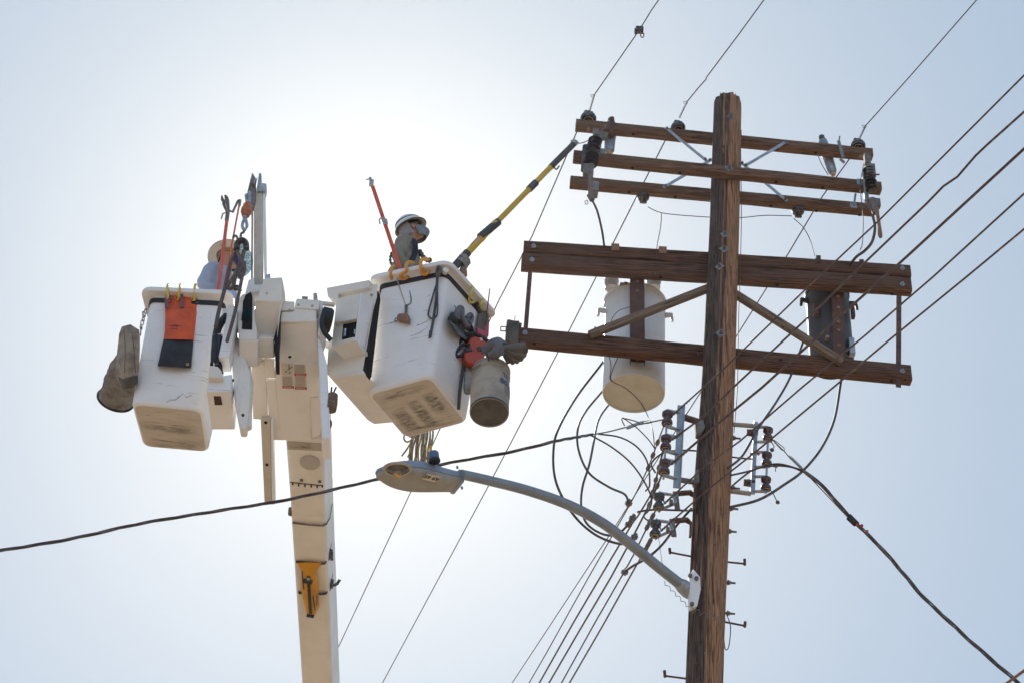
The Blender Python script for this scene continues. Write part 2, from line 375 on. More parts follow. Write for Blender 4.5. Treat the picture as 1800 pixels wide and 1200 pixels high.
# ================================================================ utility pole
PA = [(1279, 180, 24.0), (1277.5, 240, 24.6), (1272, 430, 26.5), (1263.5, 655, 29.0), (1252, 860, 32.8), (1238, 1190, 32.6)]
YP = U(1267, 620, 16.84).y
pc = [onY(x, y, YP) for x, y, _ in PA]; pr = [h * mpx(p) for (x, y, h), p in zip(PA, pc)]
dd = (pc[-1] - pc[-2]).normalized(); base = pc[-1] + dd * (pc[-1].z / -dd.z); pc.append(base); pr.append(.19)
def pole_at(z):
    for a, b, ra, rb in zip(pc, pc[1:], pr, pr[1:]):
        if b.z <= z <= a.z or (z > pc[0].z and a is pc[0]):
            t_ = (a.z - z) / (a.z - b.z); return a.lerp(b, t_), ra + (rb - ra) * t_
    return pc[-1], pr[-1]
pole = thing('utility_pole', 'tall brown wooden utility pole with five crossarms and a weathered split top', 'utility pole', base)
pb = MB(); rings = []; SEG = 64; nz_ = 150
zt = pc[0].z
zs = [zt - (zt - base.z) * (i / nz_) ** 1.0 for i in range(nz_ + 1)]
for i, z in enumerate(zs):
    c, r = pole_at(z); ring = []
    for k in range(SEG):
        a = 2 * math.pi * k / SEG
        crack = -0.010 * max(0, noise.noise(V((math.cos(a) * 6, math.sin(a) * 6, z * .35))) * 2.2 - .45) * 2
        rr = r * (1 + .02 * noise.noise(V((math.cos(a) * 1.5, math.sin(a) * 1.5, z * .6)))) + crack + .0018 * noise.noise(V((math.cos(a) * 20, math.sin(a) * 20, z * 2)))
        zz = z
        if i < 3: zz = z + (1 - i / 3) * (.05 * noise.noise(V((math.cos(a) * 11, math.sin(a) * 11, 3))) + .022 * ((k * 7919) % 13 / 13 - .5) - .045 * max(0, math.cos(a)) ** 4)
        if i == 0: rr *= .985
        ring.append(V((c.x + rr * math.cos(a), c.y + rr * math.sin(a), zz)))
    rings.append(ring)
# jagged end grain on top
c0, r0 = pole_at(zt)
top = []
for q in (.0, .35, .7):
    top.append([V((c0.x + r0 * q * math.cos(2 * math.pi * k / SEG), c0.y + r0 * q * math.sin(2 * math.pi * k / SEG), zt - .03 + .05 * noise.noise(V((q * 5 + math.cos(2 * math.pi * k / SEG) * 3 * q, math.sin(2 * math.pi * k / SEG) * 3 * q, 1))))) for k in range(SEG)])
pb.loft(top + rings, cap=False)
PFR = Matrix.Translation(base) @ Matrix((V((0, 0, 1)), V((1, 0, 0)), V((0, 1, 0)))).transposed().to_4x4()
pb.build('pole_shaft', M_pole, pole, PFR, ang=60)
# splinter
sp = MB(); P0 = onY(1302, 243, YP); sp.tube([P0 + V((0, 0, -.08)), P0, P0 + V((.012, -.01, .12))], [.012, .009, .001], 5); sp.build('wood_splinter', M_pole, pole)

def arm(name, l, r, h, wd, back, m, mid=None, label=None, jag=0.0):
    xm = 1272; ym = l[1] + (r[1] - l[1]) * (xm - l[0]) / (r[0] - l[0])
    Yf = YP + .13 if back else YP - .15 - wd
    Z = onY(xm, ym, Yf).z
    A, B = onZ(l[0], l[1], Z), onZ(r[0], r[1], Z)
    ax = (B - A).normalized(); ay = UPW.cross(ax).normalized()
    L = (B - A).length; n = 40; rings = []
    for i in range(n + 1):
        x = L * i / n; j = .0035
        def q(a, c): return V((0, ay.x * a, 0)) * 0 + A + ax * x + ay * (a + j * noise.noise(V((x * 3, a * 9, c * 9 + Z)))) + UPW * (c + j * noise.noise(V((x * 2.4, a * 9 + 5, c * 9 + Z))))
        b = .008
        rings.append([q(b, 0), q(0, -b), q(0, -h / 2), q(0, -h + b), q(b, -h), q(wd - b, -h), q(wd, -h + b), q(wd, -b), q(wd - b, 0)])
    mb = MB(); mb.loft(rings)
    fr = Matrix.Translation(A) @ Matrix((ax, ay, UPW)).transposed().to_4x4()
    o = mb.build(name, m, pole, fr, ang=50)
    return dict(A=A, B=B, ax=ax, ay=ay, Z=Z, h=h, w=wd, o=o)
A1 = arm('crossarm', (1013, 208), (1534, 260), .115, .095, True, M_arm)
A2 = arm('crossarm', (1009, 263), (1549, 319), .115, .095, False, M_arm)
A3 = arm('crossarm', (1003, 308), (1535, 357), .115, .095, True, M_arm)
A4 = arm('crossarm', (921, 422), (1600, 465), .148, .10, True, M_beam)
A4b = arm('crossarm', (917.5, 443.5), (1601, 486.5), .178, .10, True, M_beam)
A5 = arm('crossarm', (904, 573), (1601, 640), .185, .10, True, M_beam)
def on_arm(a, x, y, off=0.0): return onP(x, y, a['A'] - a['ay'] * off, a['ay'])
def px2(a, x, y, off): return on_arm(a, x, y, off)
def bolt(parent, P, n, r=.017, m=None, plate=0, pm=None, rot=.6, ln=.03):
    n = V(n).normalized(); b = MB()
    if plate:
        u = UPW.cross(n).normalized(); w_ = n.cross(u); u, w_ = u * math.cos(rot) + w_ * math.sin(rot), w_ * math.cos(rot) - u * math.sin(rot)
        b.box(P + n * .003, u * plate, w_ * plate, n * .003)
        o = b.build('washer_plate', pm or M_plate, parent, bevel=.002)
        b = MB(); b.lathe([(r * 1.3, .005), (r * 1.3, .022), (r * .7, .024), (r * .7, .022 + ln)], P, n, 6); b.build('bolt', m or M_iron, o)
    else:
        b.lathe([(r * 1.5, 0), (r * 1.5, .006), (r, .008), (r, .02), (r * .5, .022), (r * .5, .022 + ln * .4)], P, n, 10); b.build('bolt', m or M_galv, parent)
# arm end bolts
for a, x, y in ((A4, 938, 433), (A4b, 935, 457), (A4, 1586, 472), (A4b, 1586, 500), (A5, 923, 585), (A5, 1586, 652)):
    bolt(pole, on_arm(a, x, y, .002), -a['ay'], .016)
bolt(pole, on_arm(A2, 1281.5, 296, .002), -A2['ay'], .016, plate=.034, rot=.55)
for x, y in ((1034, 229), (1513, 277)):
    bolt(pole, on_arm(A1, x, y, .002), -A1['ay'], .016, m=M_rustl)
# holes under arms (old bolt holes)
for a, lst in ((A1, ((1113, 236), (1434, 269), (1366, 262))), (A2, ((1112, 295), (1195, 304), (1364, 320), (1446, 330))), (A3, ((1106, 338), (1187, 346), (1355, 362), (1435, 371), (1511, 378))), (A5, ((939, 604), (1250, 612), (1372, 632), (1567, 668))), (A4b, ((1161, 487), (1366, 501), (1568, 517)))):
    for x, y in lst:
        Pz = onZ(x, y, a['Z'] - a['h'] - .001)
        b = MB(); b.lathe([(.017, 0), (.017, -.004)], Pz, UPW, 12); b.build('bolt_hole', M_hole, pole)
# plates on the pole face
for x, y, s_, rt in ((1284, 206, .03, .9), (1274, 412, .033, .7), (1273, 438, .036, .75), (1265, 469, .034, .75), (1267, 586, .037, .75)):
    c, r = pole_at(onY(x, y, YP - .15).z); P = onY(x, y, c.y - r * .97)
    n = (V((P.x, P.y, 0)) - V((c.x, c.y, 0))).normalized(); bolt(pole, P, n, .015, M_iron, s_, M_plate, rt, .03)
# nail / knot stubs
for x, y in ((1254, 418), (1258, 669), (1225, 1166), (1272, 258)):
    c, r = pole_at(onY(x, y, YP - .15).z); P = onY(x, y, c.y - r * .93); b = MB(); b.ball(P, .014); b.build('knot', M_knot, pole)
# through-bolt ends on the right edge of the pole
for x, y in ((1291, 768), (1290, 856), (1287, 892), (1284, 932), (1282, 1022), (1281, 1076)):
    P = onY(x - 14, y, YP); b = MB(); ax = V((1, 0, -.02)); k = mpx(P)
    b.lathe([(.011, 0), (.011, 10 * k), (.024, 10.5 * k), (.024, 13 * k), (.018, 13.5 * k), (.018, 16 * k), (.010, 16.2 * k), (.009, 25 * k)], P, ax, 8); b.build('bolt', M_iron, pole)
# pole steps
for pts in (((1225, 979), (1178, 970), (1177, 963)), ((1215, 1193), (1169, 1187), (1168, 1178)), ((1268, 986), (1309, 990), (1309, 982)), ((1262, 1090), (1309, 1099), (1310, 1092))):
    P = [onY(x, y, YP) for x, y in pts]; b = MB(); b.tube([P[0], P[1]], .0085, 8); b.tube([P[1] + V((0, 0, -.012)), P[2] + V((0, 0, .0))], .0125, 8); b.build('climbing_step', M_rust, pole)
# upper flat steel braces
def flatbar(name, P, Q, w_, th, m, parent, nrm=(0, -1, 0), holes=True):
    d = (Q - P).normalized(); wd = V(nrm).cross(d).normalized(); b = MB(); b.strap([P, P.lerp(Q, .5), Q], wd, w_, th)
    o = b.build(name, m, parent, bevel=.002)
    if holes:
        n = d.cross(wd).normalized(); n = n if n.y < 0 else -n
        for c in (P + d * .03, Q - d * .03):
            bb = MB(); bb.lathe([(.014, 0), (.014, .012), (.006, .014), (.006, .028)], c + n * th / 2, n, 8); bb.build('bolt', M_iron, o)
    return o
flatbar('steel_brace', on_arm(A1, 1170, 225, .008), onY(1243, 284, YP - .10), .034, .007, M_galv, pole)
flatbar('steel_brace', on_arm(A1, 1383, 249, .008), onY(1308, 293, YP - .10), .034, .007, M_galv, pole)
flatbar('steel_brace', on_arm(A3, 1166, 330, .008), onY(1252, 280, YP - .02), .034, .007, M_galv, pole)
flatbar('steel_brace', on_arm(A3, 1384, 354, .008), onY(1300, 284, YP - .02), .034, .007, M_galv, pole)
# wooden diagonal braces
def wbrace(P, Q):
    d = (Q - P).normalized(); z = V((0, -1, 0)).cross(d).normalized(); y = d.cross(z).normalized(); b = MB()
    L = (Q - P).length
    b.prism([P - z * .035 - y * .03, P + z * .035 - y * .03, P + z * .035 + y * .03, P - z * .035 + y * .03], Q - P)
    b.build('wooden_brace', M_brace, pole, Matrix.Translation(P) @ Matrix((d, z, y)).transposed().to_4x4(), bevel=.006)
wbrace(onY(1250, 505, YP + .01), on_arm(A5, 1036, 589, .035))
wbrace(onY(1292, 517, YP + .01), on_arm(A5, 1480, 636, .035))
b = MB(); P = on_arm(A5, 1046, 585, .03); b.tube([P + V((0, 0, -.05)), P + V((0, 0, .07))], .009, 8); b.lathe([(.018, .03), (.018, .045)], P, UPW, 8); b.build('bolt', M_iron, pole)
# end hanger straps between the heavy arms
b = MB(); b.strap([on_arm(A4b, 932, 478, -.02), on_arm(A5, 924, 578, -.02)], A4['ax'], .042, .008); b.build('hanger_strap', M_rust, pole)
b = MB(); b.strap([on_arm(A4b, 1580, 520, -.02), on_arm(A5, 1579, 680, -.02)], A4['ax'], .05, .008); b.build('hanger_strap', M_rust, pole)
# channel hangers carrying the transformers
def channel(x1, y1, x2, y2, wpx, holes):
    offY = .125
    P, Q = onP(x1, y1, A4['A'] + A4['ay'] * offY, A4['ay']), onP(x2, y2, A5['A'] + A5['ay'] * offY, A5['ay'])
    wd = wpx * mpx(P); d = (Q - P).normalized(); ax = A4['ax']; n = -A4['ay']
    b = MB(); b.prism([P - ax * wd / 2, P + ax * wd / 2, P + ax * wd / 2 - n * .05, P + ax * (wd / 2 - .008) - n * .05, P + ax * (wd / 2 - .008) - n * .008, P - ax * (wd / 2 - .008) - n * .008, P - ax * (wd / 2 - .008) - n * .05, P - ax * wd / 2 - n * .05], Q - P)
    o = b.build('hanger_channel', M_rust, pole, bevel=.002)
    for t_ in holes:
        bb = MB(); bb.lathe([(.018, 0), (.018, .008), (.012, .009), (.012, .014)], P.lerp(Q, t_) + n * .001, n, 8); bb.build('bolt', M_rustl, o)
channel(1120, 470, 1121, 636, 25, (.16, .26, .5, .8, .97)); channel(1473, 500, 1475, 650, 20, (.15, .28, .45, .55, .72, .85))
# small hook blocks over the heavy arm
for x, y, w_, h_, m in ((1081.5, 435, 14, 13, M_rustl), (1165, 440, 14, 13, M_rustl), (1439, 456, 8, 14, M_rust), (1515, 463, 8, 14, M_rust)):
    P = on_arm(A4, x, y, .006); k = mpx(P); b = MB(); b.box(P, A4['ax'] * w_ * k / 2, A4['ay'] * .006, UPW * h_ * k / 2 * 1.2); b.box(P + UPW * (h_ * k * .6 + .0) + A4['ay'] * .05, A4['ax'] * w_ * k / 2, A4['ay'] * .056, UPW * .004)
    b.build('hook_bracket', m, pole, bevel=.003)
# secondary arm-end fitting, lower arm left end (rubber blanket with clip)
bl = thing('pole_clamp_cover', 'grey green cover wrapped on the left end of the lower crossarm', 'arm cover', A5['A'])
b = MB(); P = A5['A']; ax, ay = A5['ax'], A5['ay']
ring = lambda x, e: [P + ax * x + ay * (-.03 - e) + UPW * (.045 + e), P + ax * x + ay * (-.035 - e) - UPW * (.1), P + ax * x + ay * (-.03 - e) - UPW * (.215 + e), P + ax * x + ay * (.12 + e) - UPW * (.22 + e), P + ax * x + ay * (.13 + e) - UPW * .1, P + ax * x + ay * (.12 + e) + UPW * (.05 + e)]
b.loft([ring(-.075, 0), ring(-.06, .006), ring(0, .0), ring(.045, .004)]); b.build('rubber_wrap', M_canvasd, bl, bevel=.012)
b = MB(); b.tube([P + ax * -.03 + ay * .05 + UPW * .055, P + ax * .07 + ay * .05 + UPW * .05], .03, 10); b.build('rolled_edge', M_canvasd, bl)
b = MB(); e = P + ax * -.075 - UPW * .09 - ay * .02; b.tube([e, e + V((-.05, 0, 0)), e + V((-.05, 0, .05)), e + V((0, 0, .055)), e], .007, 6); b.build('clip', M_iron, bl)
b = MB(); e = P + ax * -.0 - ay * .03; b.tube([e + UPW * .04, e + UPW * .10], .004, 5); b.build('pin', M_iron, bl)

# ================================================================ insulators
def make_insul():
    t_ = thing('pin_insulator', '', 'insulator', (0, 0, 0), 'dark pin insulators on the crossarms')
    b = MB(); b.lathe([(.040, .035), (.070, .030), (.078, .045), (.080, .065), (.072, .090), (.052, .108), (.036, .116), (.030, .125), (.034, .14), (.03, .148), (.001, .150)], seg=28)
    b.build('porcelain_bell', M_dark, t_)
    for s_ in (-1, 1):
        b = MB(); b.ball((s_ * .03, 0, .142), (.018, .028, .018)); b.build('saddle_lobe', M_dark, t_)
    b = MB(); b.lathe([(.040, .034), (.046, .028), (.052, .034), (.046, .04)], seg=28, cap=False); b.build('rim_ring', M_bisque, t_)
    b = MB(); b.lathe([(.028, -.10), (.028, 0), (.014, .004), (.014, .05)], seg=12); b.build('pin', M_iron, t_)
    return t_
ins0 = make_insul()
def at_arm_top(a, x, y): return onP(x, y, a['A'] + a['ay'] * a['w'] / 2, a['ay'])
first = True
for a, x, y, s_, flip, lab in ((A1, 1034, 214, 1.06, 0, 'dark pin insulator on the left end of the top crossarm, beside the stick tip'),
                          (A1, 1192, 228, .98, 0, 'dark pin insulator on the top crossarm just left of the pole top'),
                          (A1, 1509, 262, .98, 0, 'dark pin insulator on the right end of the top crossarm'),
                          (A3, 1131, 344, .78, 1, 'upside-down insulator under the third crossarm left of the pole'),
                          (A3, 1403, 367, .78, 1, 'upside-down insulator under the third crossarm right of the pole')):
    P = at_arm_top(a, x, y)
    if not flip: P.z = a['Z']
    else: P.z = a['Z'] - a['h']
    o = ins0 if first else dup(ins0, P)
    o.location = P; o['label'] = lab; o.scale = (s_,) * 3
    if flip: o.rotation_euler = (math.pi + .15, 0, 0)
    else: o.rotation_euler = (0.0, 0.0, .2)
    first = False
# dead-end wires tied to insulators
def wire(name, pts, r, label, cat='wire', m=None, group=None, seg=6, n=6, sp=True):
    b = MB(); b.tube(spline(pts, n) if sp else pts, r, seg); return tag(b.build(name, m or M_wire, ang=80), label, cat, group)
def Z_at(a): return a['Z'] + .14
def runon(P, Q, L): return Q + (Q - P).normalized() * L
G1 = 'primary wires running back over the street'; G2 = 'primary wires running away behind the pole'
def twisted(P, Q, r, name, parent):
    b = MB(); n = 40; d = (Q - P); t_ = d.normalized(); u = t_.orthogonal().normalized(); w_ = t_.cross(u)
    for ph in (0, math.pi):
        b.tube([P + d * i / n + (u * math.cos(i * .95 + ph) + w_ * math.sin(i * .95 + ph)) * (.009 * (1 + .4 * math.sin(i))) for i in range(n + 1)], r, 5)
    e = Q; b.tube([e + (u * math.cos(k) + w_ * math.sin(k)) * .022 + u * .02 for k in [j * .6 for j in range(11)]], r, 5)
    b.build(name, M_wire, parent)
for (x0, y0), pts, (tx, ty), lab in (((1036, 196), ((1124, 53), (1146, 17), (1158, 0)), (1044, 168), 'thin wire rising from the left insulator of the top crossarm'),
                           ((1194, 207), ((1229, 153), (1241, 140), (1242, 136), (1297, 63), (1343, 0)), (1207, 180), 'thin kinked wire rising from the insulator left of the pole top'),
                           ((1511, 243), ((1600, 134), (1717, 0)), (1521, 222), 'thin wire rising from the right insulator of the top crossarm')):
    Z = Z_at(A1); P0 = onZ(x0, y0, Z); Pt = onZ(tx, ty, Z + .02)
    r_ = thing('primary_wire', lab, 'wire', P0, G1)
    P = [Pt] + [onZ(x, y, Z + .02 - .0 * i) for i, (x, y) in enumerate(pts)]
    P.append(runon(P[-2], P[-1], 9)); b = MB(); b.tube(P, .0058, 6); b.build('strand', M_wire, r_)
    twisted(P0, Pt, .003, 'twisted_tie', r_)
for (x0, y0), pts, lab in (((1014, 232), ((935, 416), (876, 530), (735, 836), (597, 1132)), 'thin wire running down behind the buckets from the left end of the top crossarm'),
                     ((1170, 246), ((1120, 344), (1002, 578), (855, 860), (672, 1200)), 'thin wire running down from the middle insulator past the street lamp'),
                     ((1506, 262), ((1446, 345), (1385, 447), (1295, 590), (1160, 800), (1081, 925), (900, 1200)), 'thinnest wire running down behind the pole from the right insulator')):
    Z = Z_at(A1) - .1; P = [onZ(x0, y0, Z)] + [onZ(x, y, Z - .05) for x, y in pts]; P.append(runon(P[-2], P[-1], 80))
    b = MB(); b.tube(P, .0068, 6); tag(b.build('primary_wire', M_wire), lab, 'wire', G2)
# line clamp on the left primary wire
P = onZ(1124, 53, Z_at(A1) + .02); k = mpx(P)
cl = thing('wire_clamp', 'small dark clamp gripping the thin wire near the top of the picture', 'clamp', P)
b = MB(); b.box(P, V((7 * k, 0, 0)), V((0, .03, 0)), V((0, 0, 6 * k))); b.box(P + V((-6 * k, 0, -4 * k)), V((3 * k, 0, 0)), V((0, .02, 0)), V((0, 0, 6 * k))); b.build('clamp_body', M_dark, cl, bevel=.01)
b = MB(); q = P + V((5 * k, 0, -9 * k)); b.tube([q + V((math.sin(j * .7) * 3 * k, 0, math.cos(j * .7) * 7 * k - 4 * k)) for j in range(10)], .006, 6); b.build('clamp_eye', M_iron, cl)
# ================================================================ cutouts and arresters
def cutout(top, bot, y0, y1, r, label):
    """sheds along the axis top->bot (world points)"""
    t_ = thing('fuse_cutout', label, 'cutout', bot, 'fuse cutouts on the crossarm ends')
    d = (bot - top); L = d.length; ax = d.normalized(); b = MB(); prof = [(r * .5, 0)]; n = 7
    for i in range(n):
        h = L * (y0 + (y1 - y0) * i / n); st = L * (y1 - y0) / n
        rr = r * (.72 if i in (3,) else 1)
        prof += [(r * .48, h), (rr, h + st * .30), (rr, h + st * .48), (r * .48, h + st * .62)]
    prof += [(r * .5, L * y1)]
    b.lathe(prof, top, ax, 22); b.build('shed_insulator', M_dark, t_)
    return t_, ax, L
Yc = A2['A'].y
def onF(x, y, off=.08): return onP(x, y, A2['A'] - A2['ay'] * off, A2['ay'])
T, B_ = onF(1048, 240, .1), onF(1034, 305, .1); k = mpx(T)
c1, ax, L = cutout(T, B_, .09, .80, 12.5 * k, 'dark ribbed fuse cutout hanging at the left ends of the crossarms')
b = MB(); b.box(onF(1047, 238, .11), V((5 * k, 0, 0)), V((0, .02, 0)), V((0, 0, 14 * k))); b.prism([onF(1050, 228, .1), onF(1069, 233, .1), onF(1067, 241, .1), onF(1056, 243, .1), onF(1048, 238, .1)], A2['ay'] * .05); b.tube([onF(1056, 229, .1), onF(1063, 226, .1), onF(1066, 219, .1)], .009, 6); b.build('top_contact', M_iron, c1, bevel=.004)
b = MB(); b.tube([onF(1040, 290, .16), onF(1036, 318, .16), onF(1038, 350, .16)], [.030, .018, .02], 10); b.box(onF(1034, 300, .13), V((9 * k, 0, 0)), V((0, .03, 0)), V((0, 0, 12 * k))); b.build('hinge_casting', M_iron, c1, bevel=.004)
b = MB(); b.tube([onF(1030, 258, .02), onF(1027, 300, .02)], .035, 12); b.build('fuse_tube', M_grip, c1)
b = MB(); b.tube([onF(1040, 318, .16), onF(1038, 345, .16)], .017, 10); b.build('lower_fuse_tube', M_rustl, c1)
b = MB(); q = onF(1031, 356, .16); b.tube([q + V((math.sin(j * .63) * 2.6 * k, 0, math.cos(j * .63) * 5 * k)) for j in range(11)], .004, 6); b.tube([onF(1036, 343, .16), onF(1041, 352, .16)], .028, 8); b.build('pull_ring', M_iron, c1)
b = MB(); b.box(onF(1056, 268, .03), A2['ax'] * .045, A2['ay'] * .03, UPW * .03); b.build('mounting_bracket', M_plate, c1, bevel=.004); b = MB(); b.box(onF(1046, 334, .0), A2['ax'] * .03, A2['ay'] * .06, UPW * .06); b.build('mounting_bracket', M_plate, c1, bevel=.004)
T, B_ = onF(1524, 275, .1), onF(1535, 352, .1)
c2, ax, L = cutout(T, B_, .30, .78, 11 * k, 'dark ribbed fuse cutout hanging at the right ends of the crossarms')
b = MB(); b.box(onF(1524, 281, .12), V((5 * k, 0, 0)), V((0, .03, 0)), V((0, 0, 12 * k))); b.box(onF(1530, 300, .12), V((8 * k, 0, 0)), V((0, .03, 0)), V((0, 0, 13 * k))); b.tube([onF(1529, 308, .12), onF(1546, 307, .12)], .010, 6); b.build('top_contact', M_iron, c2, bevel=.004)
b = MB(); b.tube([onF(1519, 306, .0), onF(1524, 354, .0)], .024, 10); b.build('fuse_tube', M_galv, c2)
b = MB(); b.tube([onF(1531, 352, .13), onF(1540, 375, .13)], [.05, .035], 8); b.box(onF(1537, 358, .12), V((10 * k, 0, 0)), V((0, .03, 0)), V((0, 0, 9 * k))); b.build('hinge_casting', M_iron, c2, bevel=.005)
b = MB(); b.tube([onF(1541, 366, .15), onF(1546, 400, .15), onF(1547, 413, .15), onF(1548, 417, .15)], [.018, .018, .024, .018], 10); b.build('lower_fuse_tube', M_rustl, c2)
b = MB(); b.box(onF(1513, 321, .0), A2['ax'] * .04, A2['ay'] * .012, UPW * .04); b.build('mounting_bracket', M_galv, c2, bevel=.004); b = MB(); b.box(onF(1500, 361, -.13), A2['ax'] * .034, A2['ay'] * .004, UPW * .034); b.tube([onF(1504, 341, -.1), onF(1501, 360, -.12)], .012, 6); b.build('mounting_bracket', M_galv, c2, bevel=.004)
def arrester(P, Q, r, label):
    t_ = thing('lightning_arrester', label, 'arrester', P, 'silver lightning arresters behind the top crossarm'); d = Q - P; L = d.length
    b = MB(); b.lathe([(r * .5, 0), (r * .8, L * .02), (r * 1.0, L * .3), (r * 1.02, L * .5), (r * .95, L * .52), (r * .85, L * .93), (r * .6, L)], P, d, 20); b.build('housing', M_arr, t_)
    b = MB(); b.lathe([(r * 1.1, L * .32), (r * 1.18, L * .36), (r * 1.1, L * .42)], P, d, 20); b.build('band', M_galv, t_)
    b = MB(); b.lathe([(r * .55, -L * .12), (r * .6, -.01), (r * .3, 0)], P, d, 14); b.build('cap', M_dark, t_)
    b = MB(); b.lathe([(r * .5, L), (r * .45, L * 1.05), (.01, L * 1.06)], P, d, 14); b.build('base_plug', M_bisque, t_)
    return t_
def onB(a, x, y, off): return onP(x, y, a['A'] + a['ay'] * (a['w'] + off), a['ay'])
r1 = arrester(onB(A1, 1074, 216, .07), onB(A1, 1071, 268, .07), 11 * k, 'silver arrester behind the top crossarm beside the left cutout')
b = MB(); b.strap([on_arm(A1, 1076, 206, .008), on_arm(A1, 1074, 232, .008)], A1['ax'], 8 * k, .008); b.tube([on_arm(A1, 1076, 206, .012), on_arm(A1, 1076, 212, .012)], .012, 6); b.tube([on_arm(A1, 1074, 232, .01), onB(A1, 1072, 245, .02)], .014, 6); b.build('mounting_strap', M_rust, r1)
r2 = arrester(onB(A1, 1446, 247, .07), onB(A1, 1464, 305, .07), 10 * k, 'silver arrester tilted behind the top crossarm near its right end')
b = MB(); b.strap([on_arm(A1, 1474, 248, .008), on_arm(A1, 1482, 277, .008)], A1['ax'], 6 * k, .008); b.tube([on_arm(A1, 1476, 240, .01), on_arm(A1, 1475, 248, .01)], .008, 6); b.tube([on_arm(A1, 1477, 280, .0), on_arm(A1, 1484, 286, 0)], .016, 6); b.build('mounting_strap', M_plate, r2)
# ================================================================ transformers
def transformer(cx, ytop, ybot, rpx, Yc, label, mt, mb, lugs, dark=False):
    B0 = onY(cx, ybot, Yc); T0 = onY(cx, ytop, Yc); H = T0.z - B0.z; r = rpx * mpx(B0); T0 = B0 + UPW * H
    t_ = thing('transformer', label, 'transformer', B0, 'pole-mounted transformers')
    b = MB(); b.lathe([(r * .965, .02), (r * .97, -.015), (r * .99, -.018), (r, 0), (r, H * .5), (r, H - .02), (r * .99, H)], B0, UPW, 56, cap=False); b.build('tank', mt, t_)
    b = MB(); b.lathe([(.001, .012), (r * .5, .012), (r * .968, .004)], B0, UPW, 56, cap=False); b.build('tank_base', mb, t_)
    b = MB(); b.lathe([(r * .9, H - .005), (r * 1.045, H), (r * 1.05, H + .035), (r * .95, H + .06), (r * .5, H + .12), (.01, H + .14)], B0, UPW, 56); b.build('lid', mt, t_)
    for dx, dy in lugs:
        n = V((dx, dy, 0)).normalized(); c = B0 + n * r + UPW * (H * .86); s2 = n.cross(UPW)
        q = MB(); q.prism([c - s2 * .012 + UPW * .05, c + n * .075 - s2 * .012 + UPW * .04, c + n * .085 - s2 * .012 - UPW * .06, c + n * .06 - s2 * .012 - UPW * .06, c + n * .05 - s2 * .012 + UPW * .0, c - s2 * .012 - UPW * .01], s2 * .024); q.build('lifting_lug', mt, t_, bevel=.004)
    return t_, B0, r, H
YT = A4['A'].lerp(A4['B'], .5).y
t1, B1, r1_, H1 = transformer(1114, 545, 688, 54.5, 0, '', M_tank, M_tankb, ()) if False else transformer(1114, 538, 689, 55, onP(1114, 560, A4['A'] + A4['ay'] * .19, A4['ay']).y + .30, 'light grey drum transformer hanging left of the pole', M_tank, M_tankb, ((-1, -.15), (1, -.15)))
for x, y in ((1075, 494), (1149, 494)):
    P = onY(x, y, B1.y + .02); q = MB(); q.lathe([(.066, -.10), (.066, -.07), (.05, -.06), (.075, -.02), (.075, 0), (.05, .01), (.068, .05), (.068, .07), (.045, .08), (.06, .12), (.03, .15), (.02, .2)], P, UPW, 20); q.build('bushing', M_porc, t1)
q = MB(); P = onY(1099, 500, B1.y - r1_ * .95); q.box(P, V((.05, 0, 0)), V((0, .012, 0)), V((0, 0, .012))); q.tube([P + V((-.05, -.01, -.02)), P + V((0, -.02, .01)), P + V((.05, -.01, .0))], .008, 6); q.build('lid_clamp', M_iron, t1)
t2, B2, r2_, H2 = transformer(1463, 524, 640, 38.5, onP(1463, 600, A4['A'] + A4['ay'] * .19, A4['ay']).y + .22, 'dark grey streaked transformer hanging right of the pole', M_tankd, M_tankd, ((-1, -.2), (1, -.2)))
for x, y, w_, h_ in ((1434, 545, 9, 22), (1499, 548, 6, 24), (1497, 610, 10, 30)):
    P = onY(x, y, B2.y - r2_ * .85); kk = mpx(P); q = MB(); q.box(P, V((w_ * kk / 2, 0, 0)), V((0, .03, 0)), V((0, 0, h_ * kk / 2 * 1.2))); q.build('mounting_lug' if y < 600 else 'name_plate', M_rust if y < 560 else M_galv, t2, bevel=.004)
q = MB(); P = onY(1453, 597, B2.y - r2_); q.lathe([(.02, 0), (.02, .05)], P, (0, -1, 0), 8); q.build('drain_plug', M_rustl, t2)
# ================================================================ service racks
def spool(P, ax, r, h, parent, m):
    b = MB(); b.lathe([(r * .5, -h * .5), (r * .95, -h * .48), (r, -h * .36), (r * .92, -h * .2), (r * .62, -h * .1), (r * .58, 0), (r * .62, h * .1), (r * .92, h * .2), (r, h * .36), (r * .95, h * .48), (r * .5, h * .5)], P, ax, 24)
    o = b.build('spool_insulator', m, parent)
    b = MB(); b.lathe([(r * .45, -h * .505), (r * .62, -h * .515), (r * .66, -h * .48), (r*.5, -h*.47)], P, ax, 20, cap=False); b.build('rim_ring', M_bisque, o)
YR = YP - .30
rk = thing('service_rack', 'galvanised rack with three brown spools standing off the left side of the pole', 'wire rack', onY(1190, 857, YR), 'spool racks on the pole')
P, Q = onY(1197, 712, YR), onY(1189, 857, YR); k = mpx(P); ax = (P - Q).normalized()
b = MB(); b.strap([P, Q], V((1, 0, 0)), 12 * k, .012); b.strap([P + V((6 * k, -.02, 0)), Q + V((6 * k, -.02, 0))], V((0, 1, 0)), .05, .008); b.build('spine', M_galv, rk, bevel=.003)
for (x, y), (x2, y2) in (((1200, 732), (1232, 742)), ((1193, 842), (1228, 848))):
    b = MB(); a_, c_ = onY(x, y, YR + .02), onY(x2, y2, YP - .08); b.tube([a_, c_], .030 if y < 800 else .024, 12); b.build('standoff', M_rust if y < 800 else M_iron, rk)
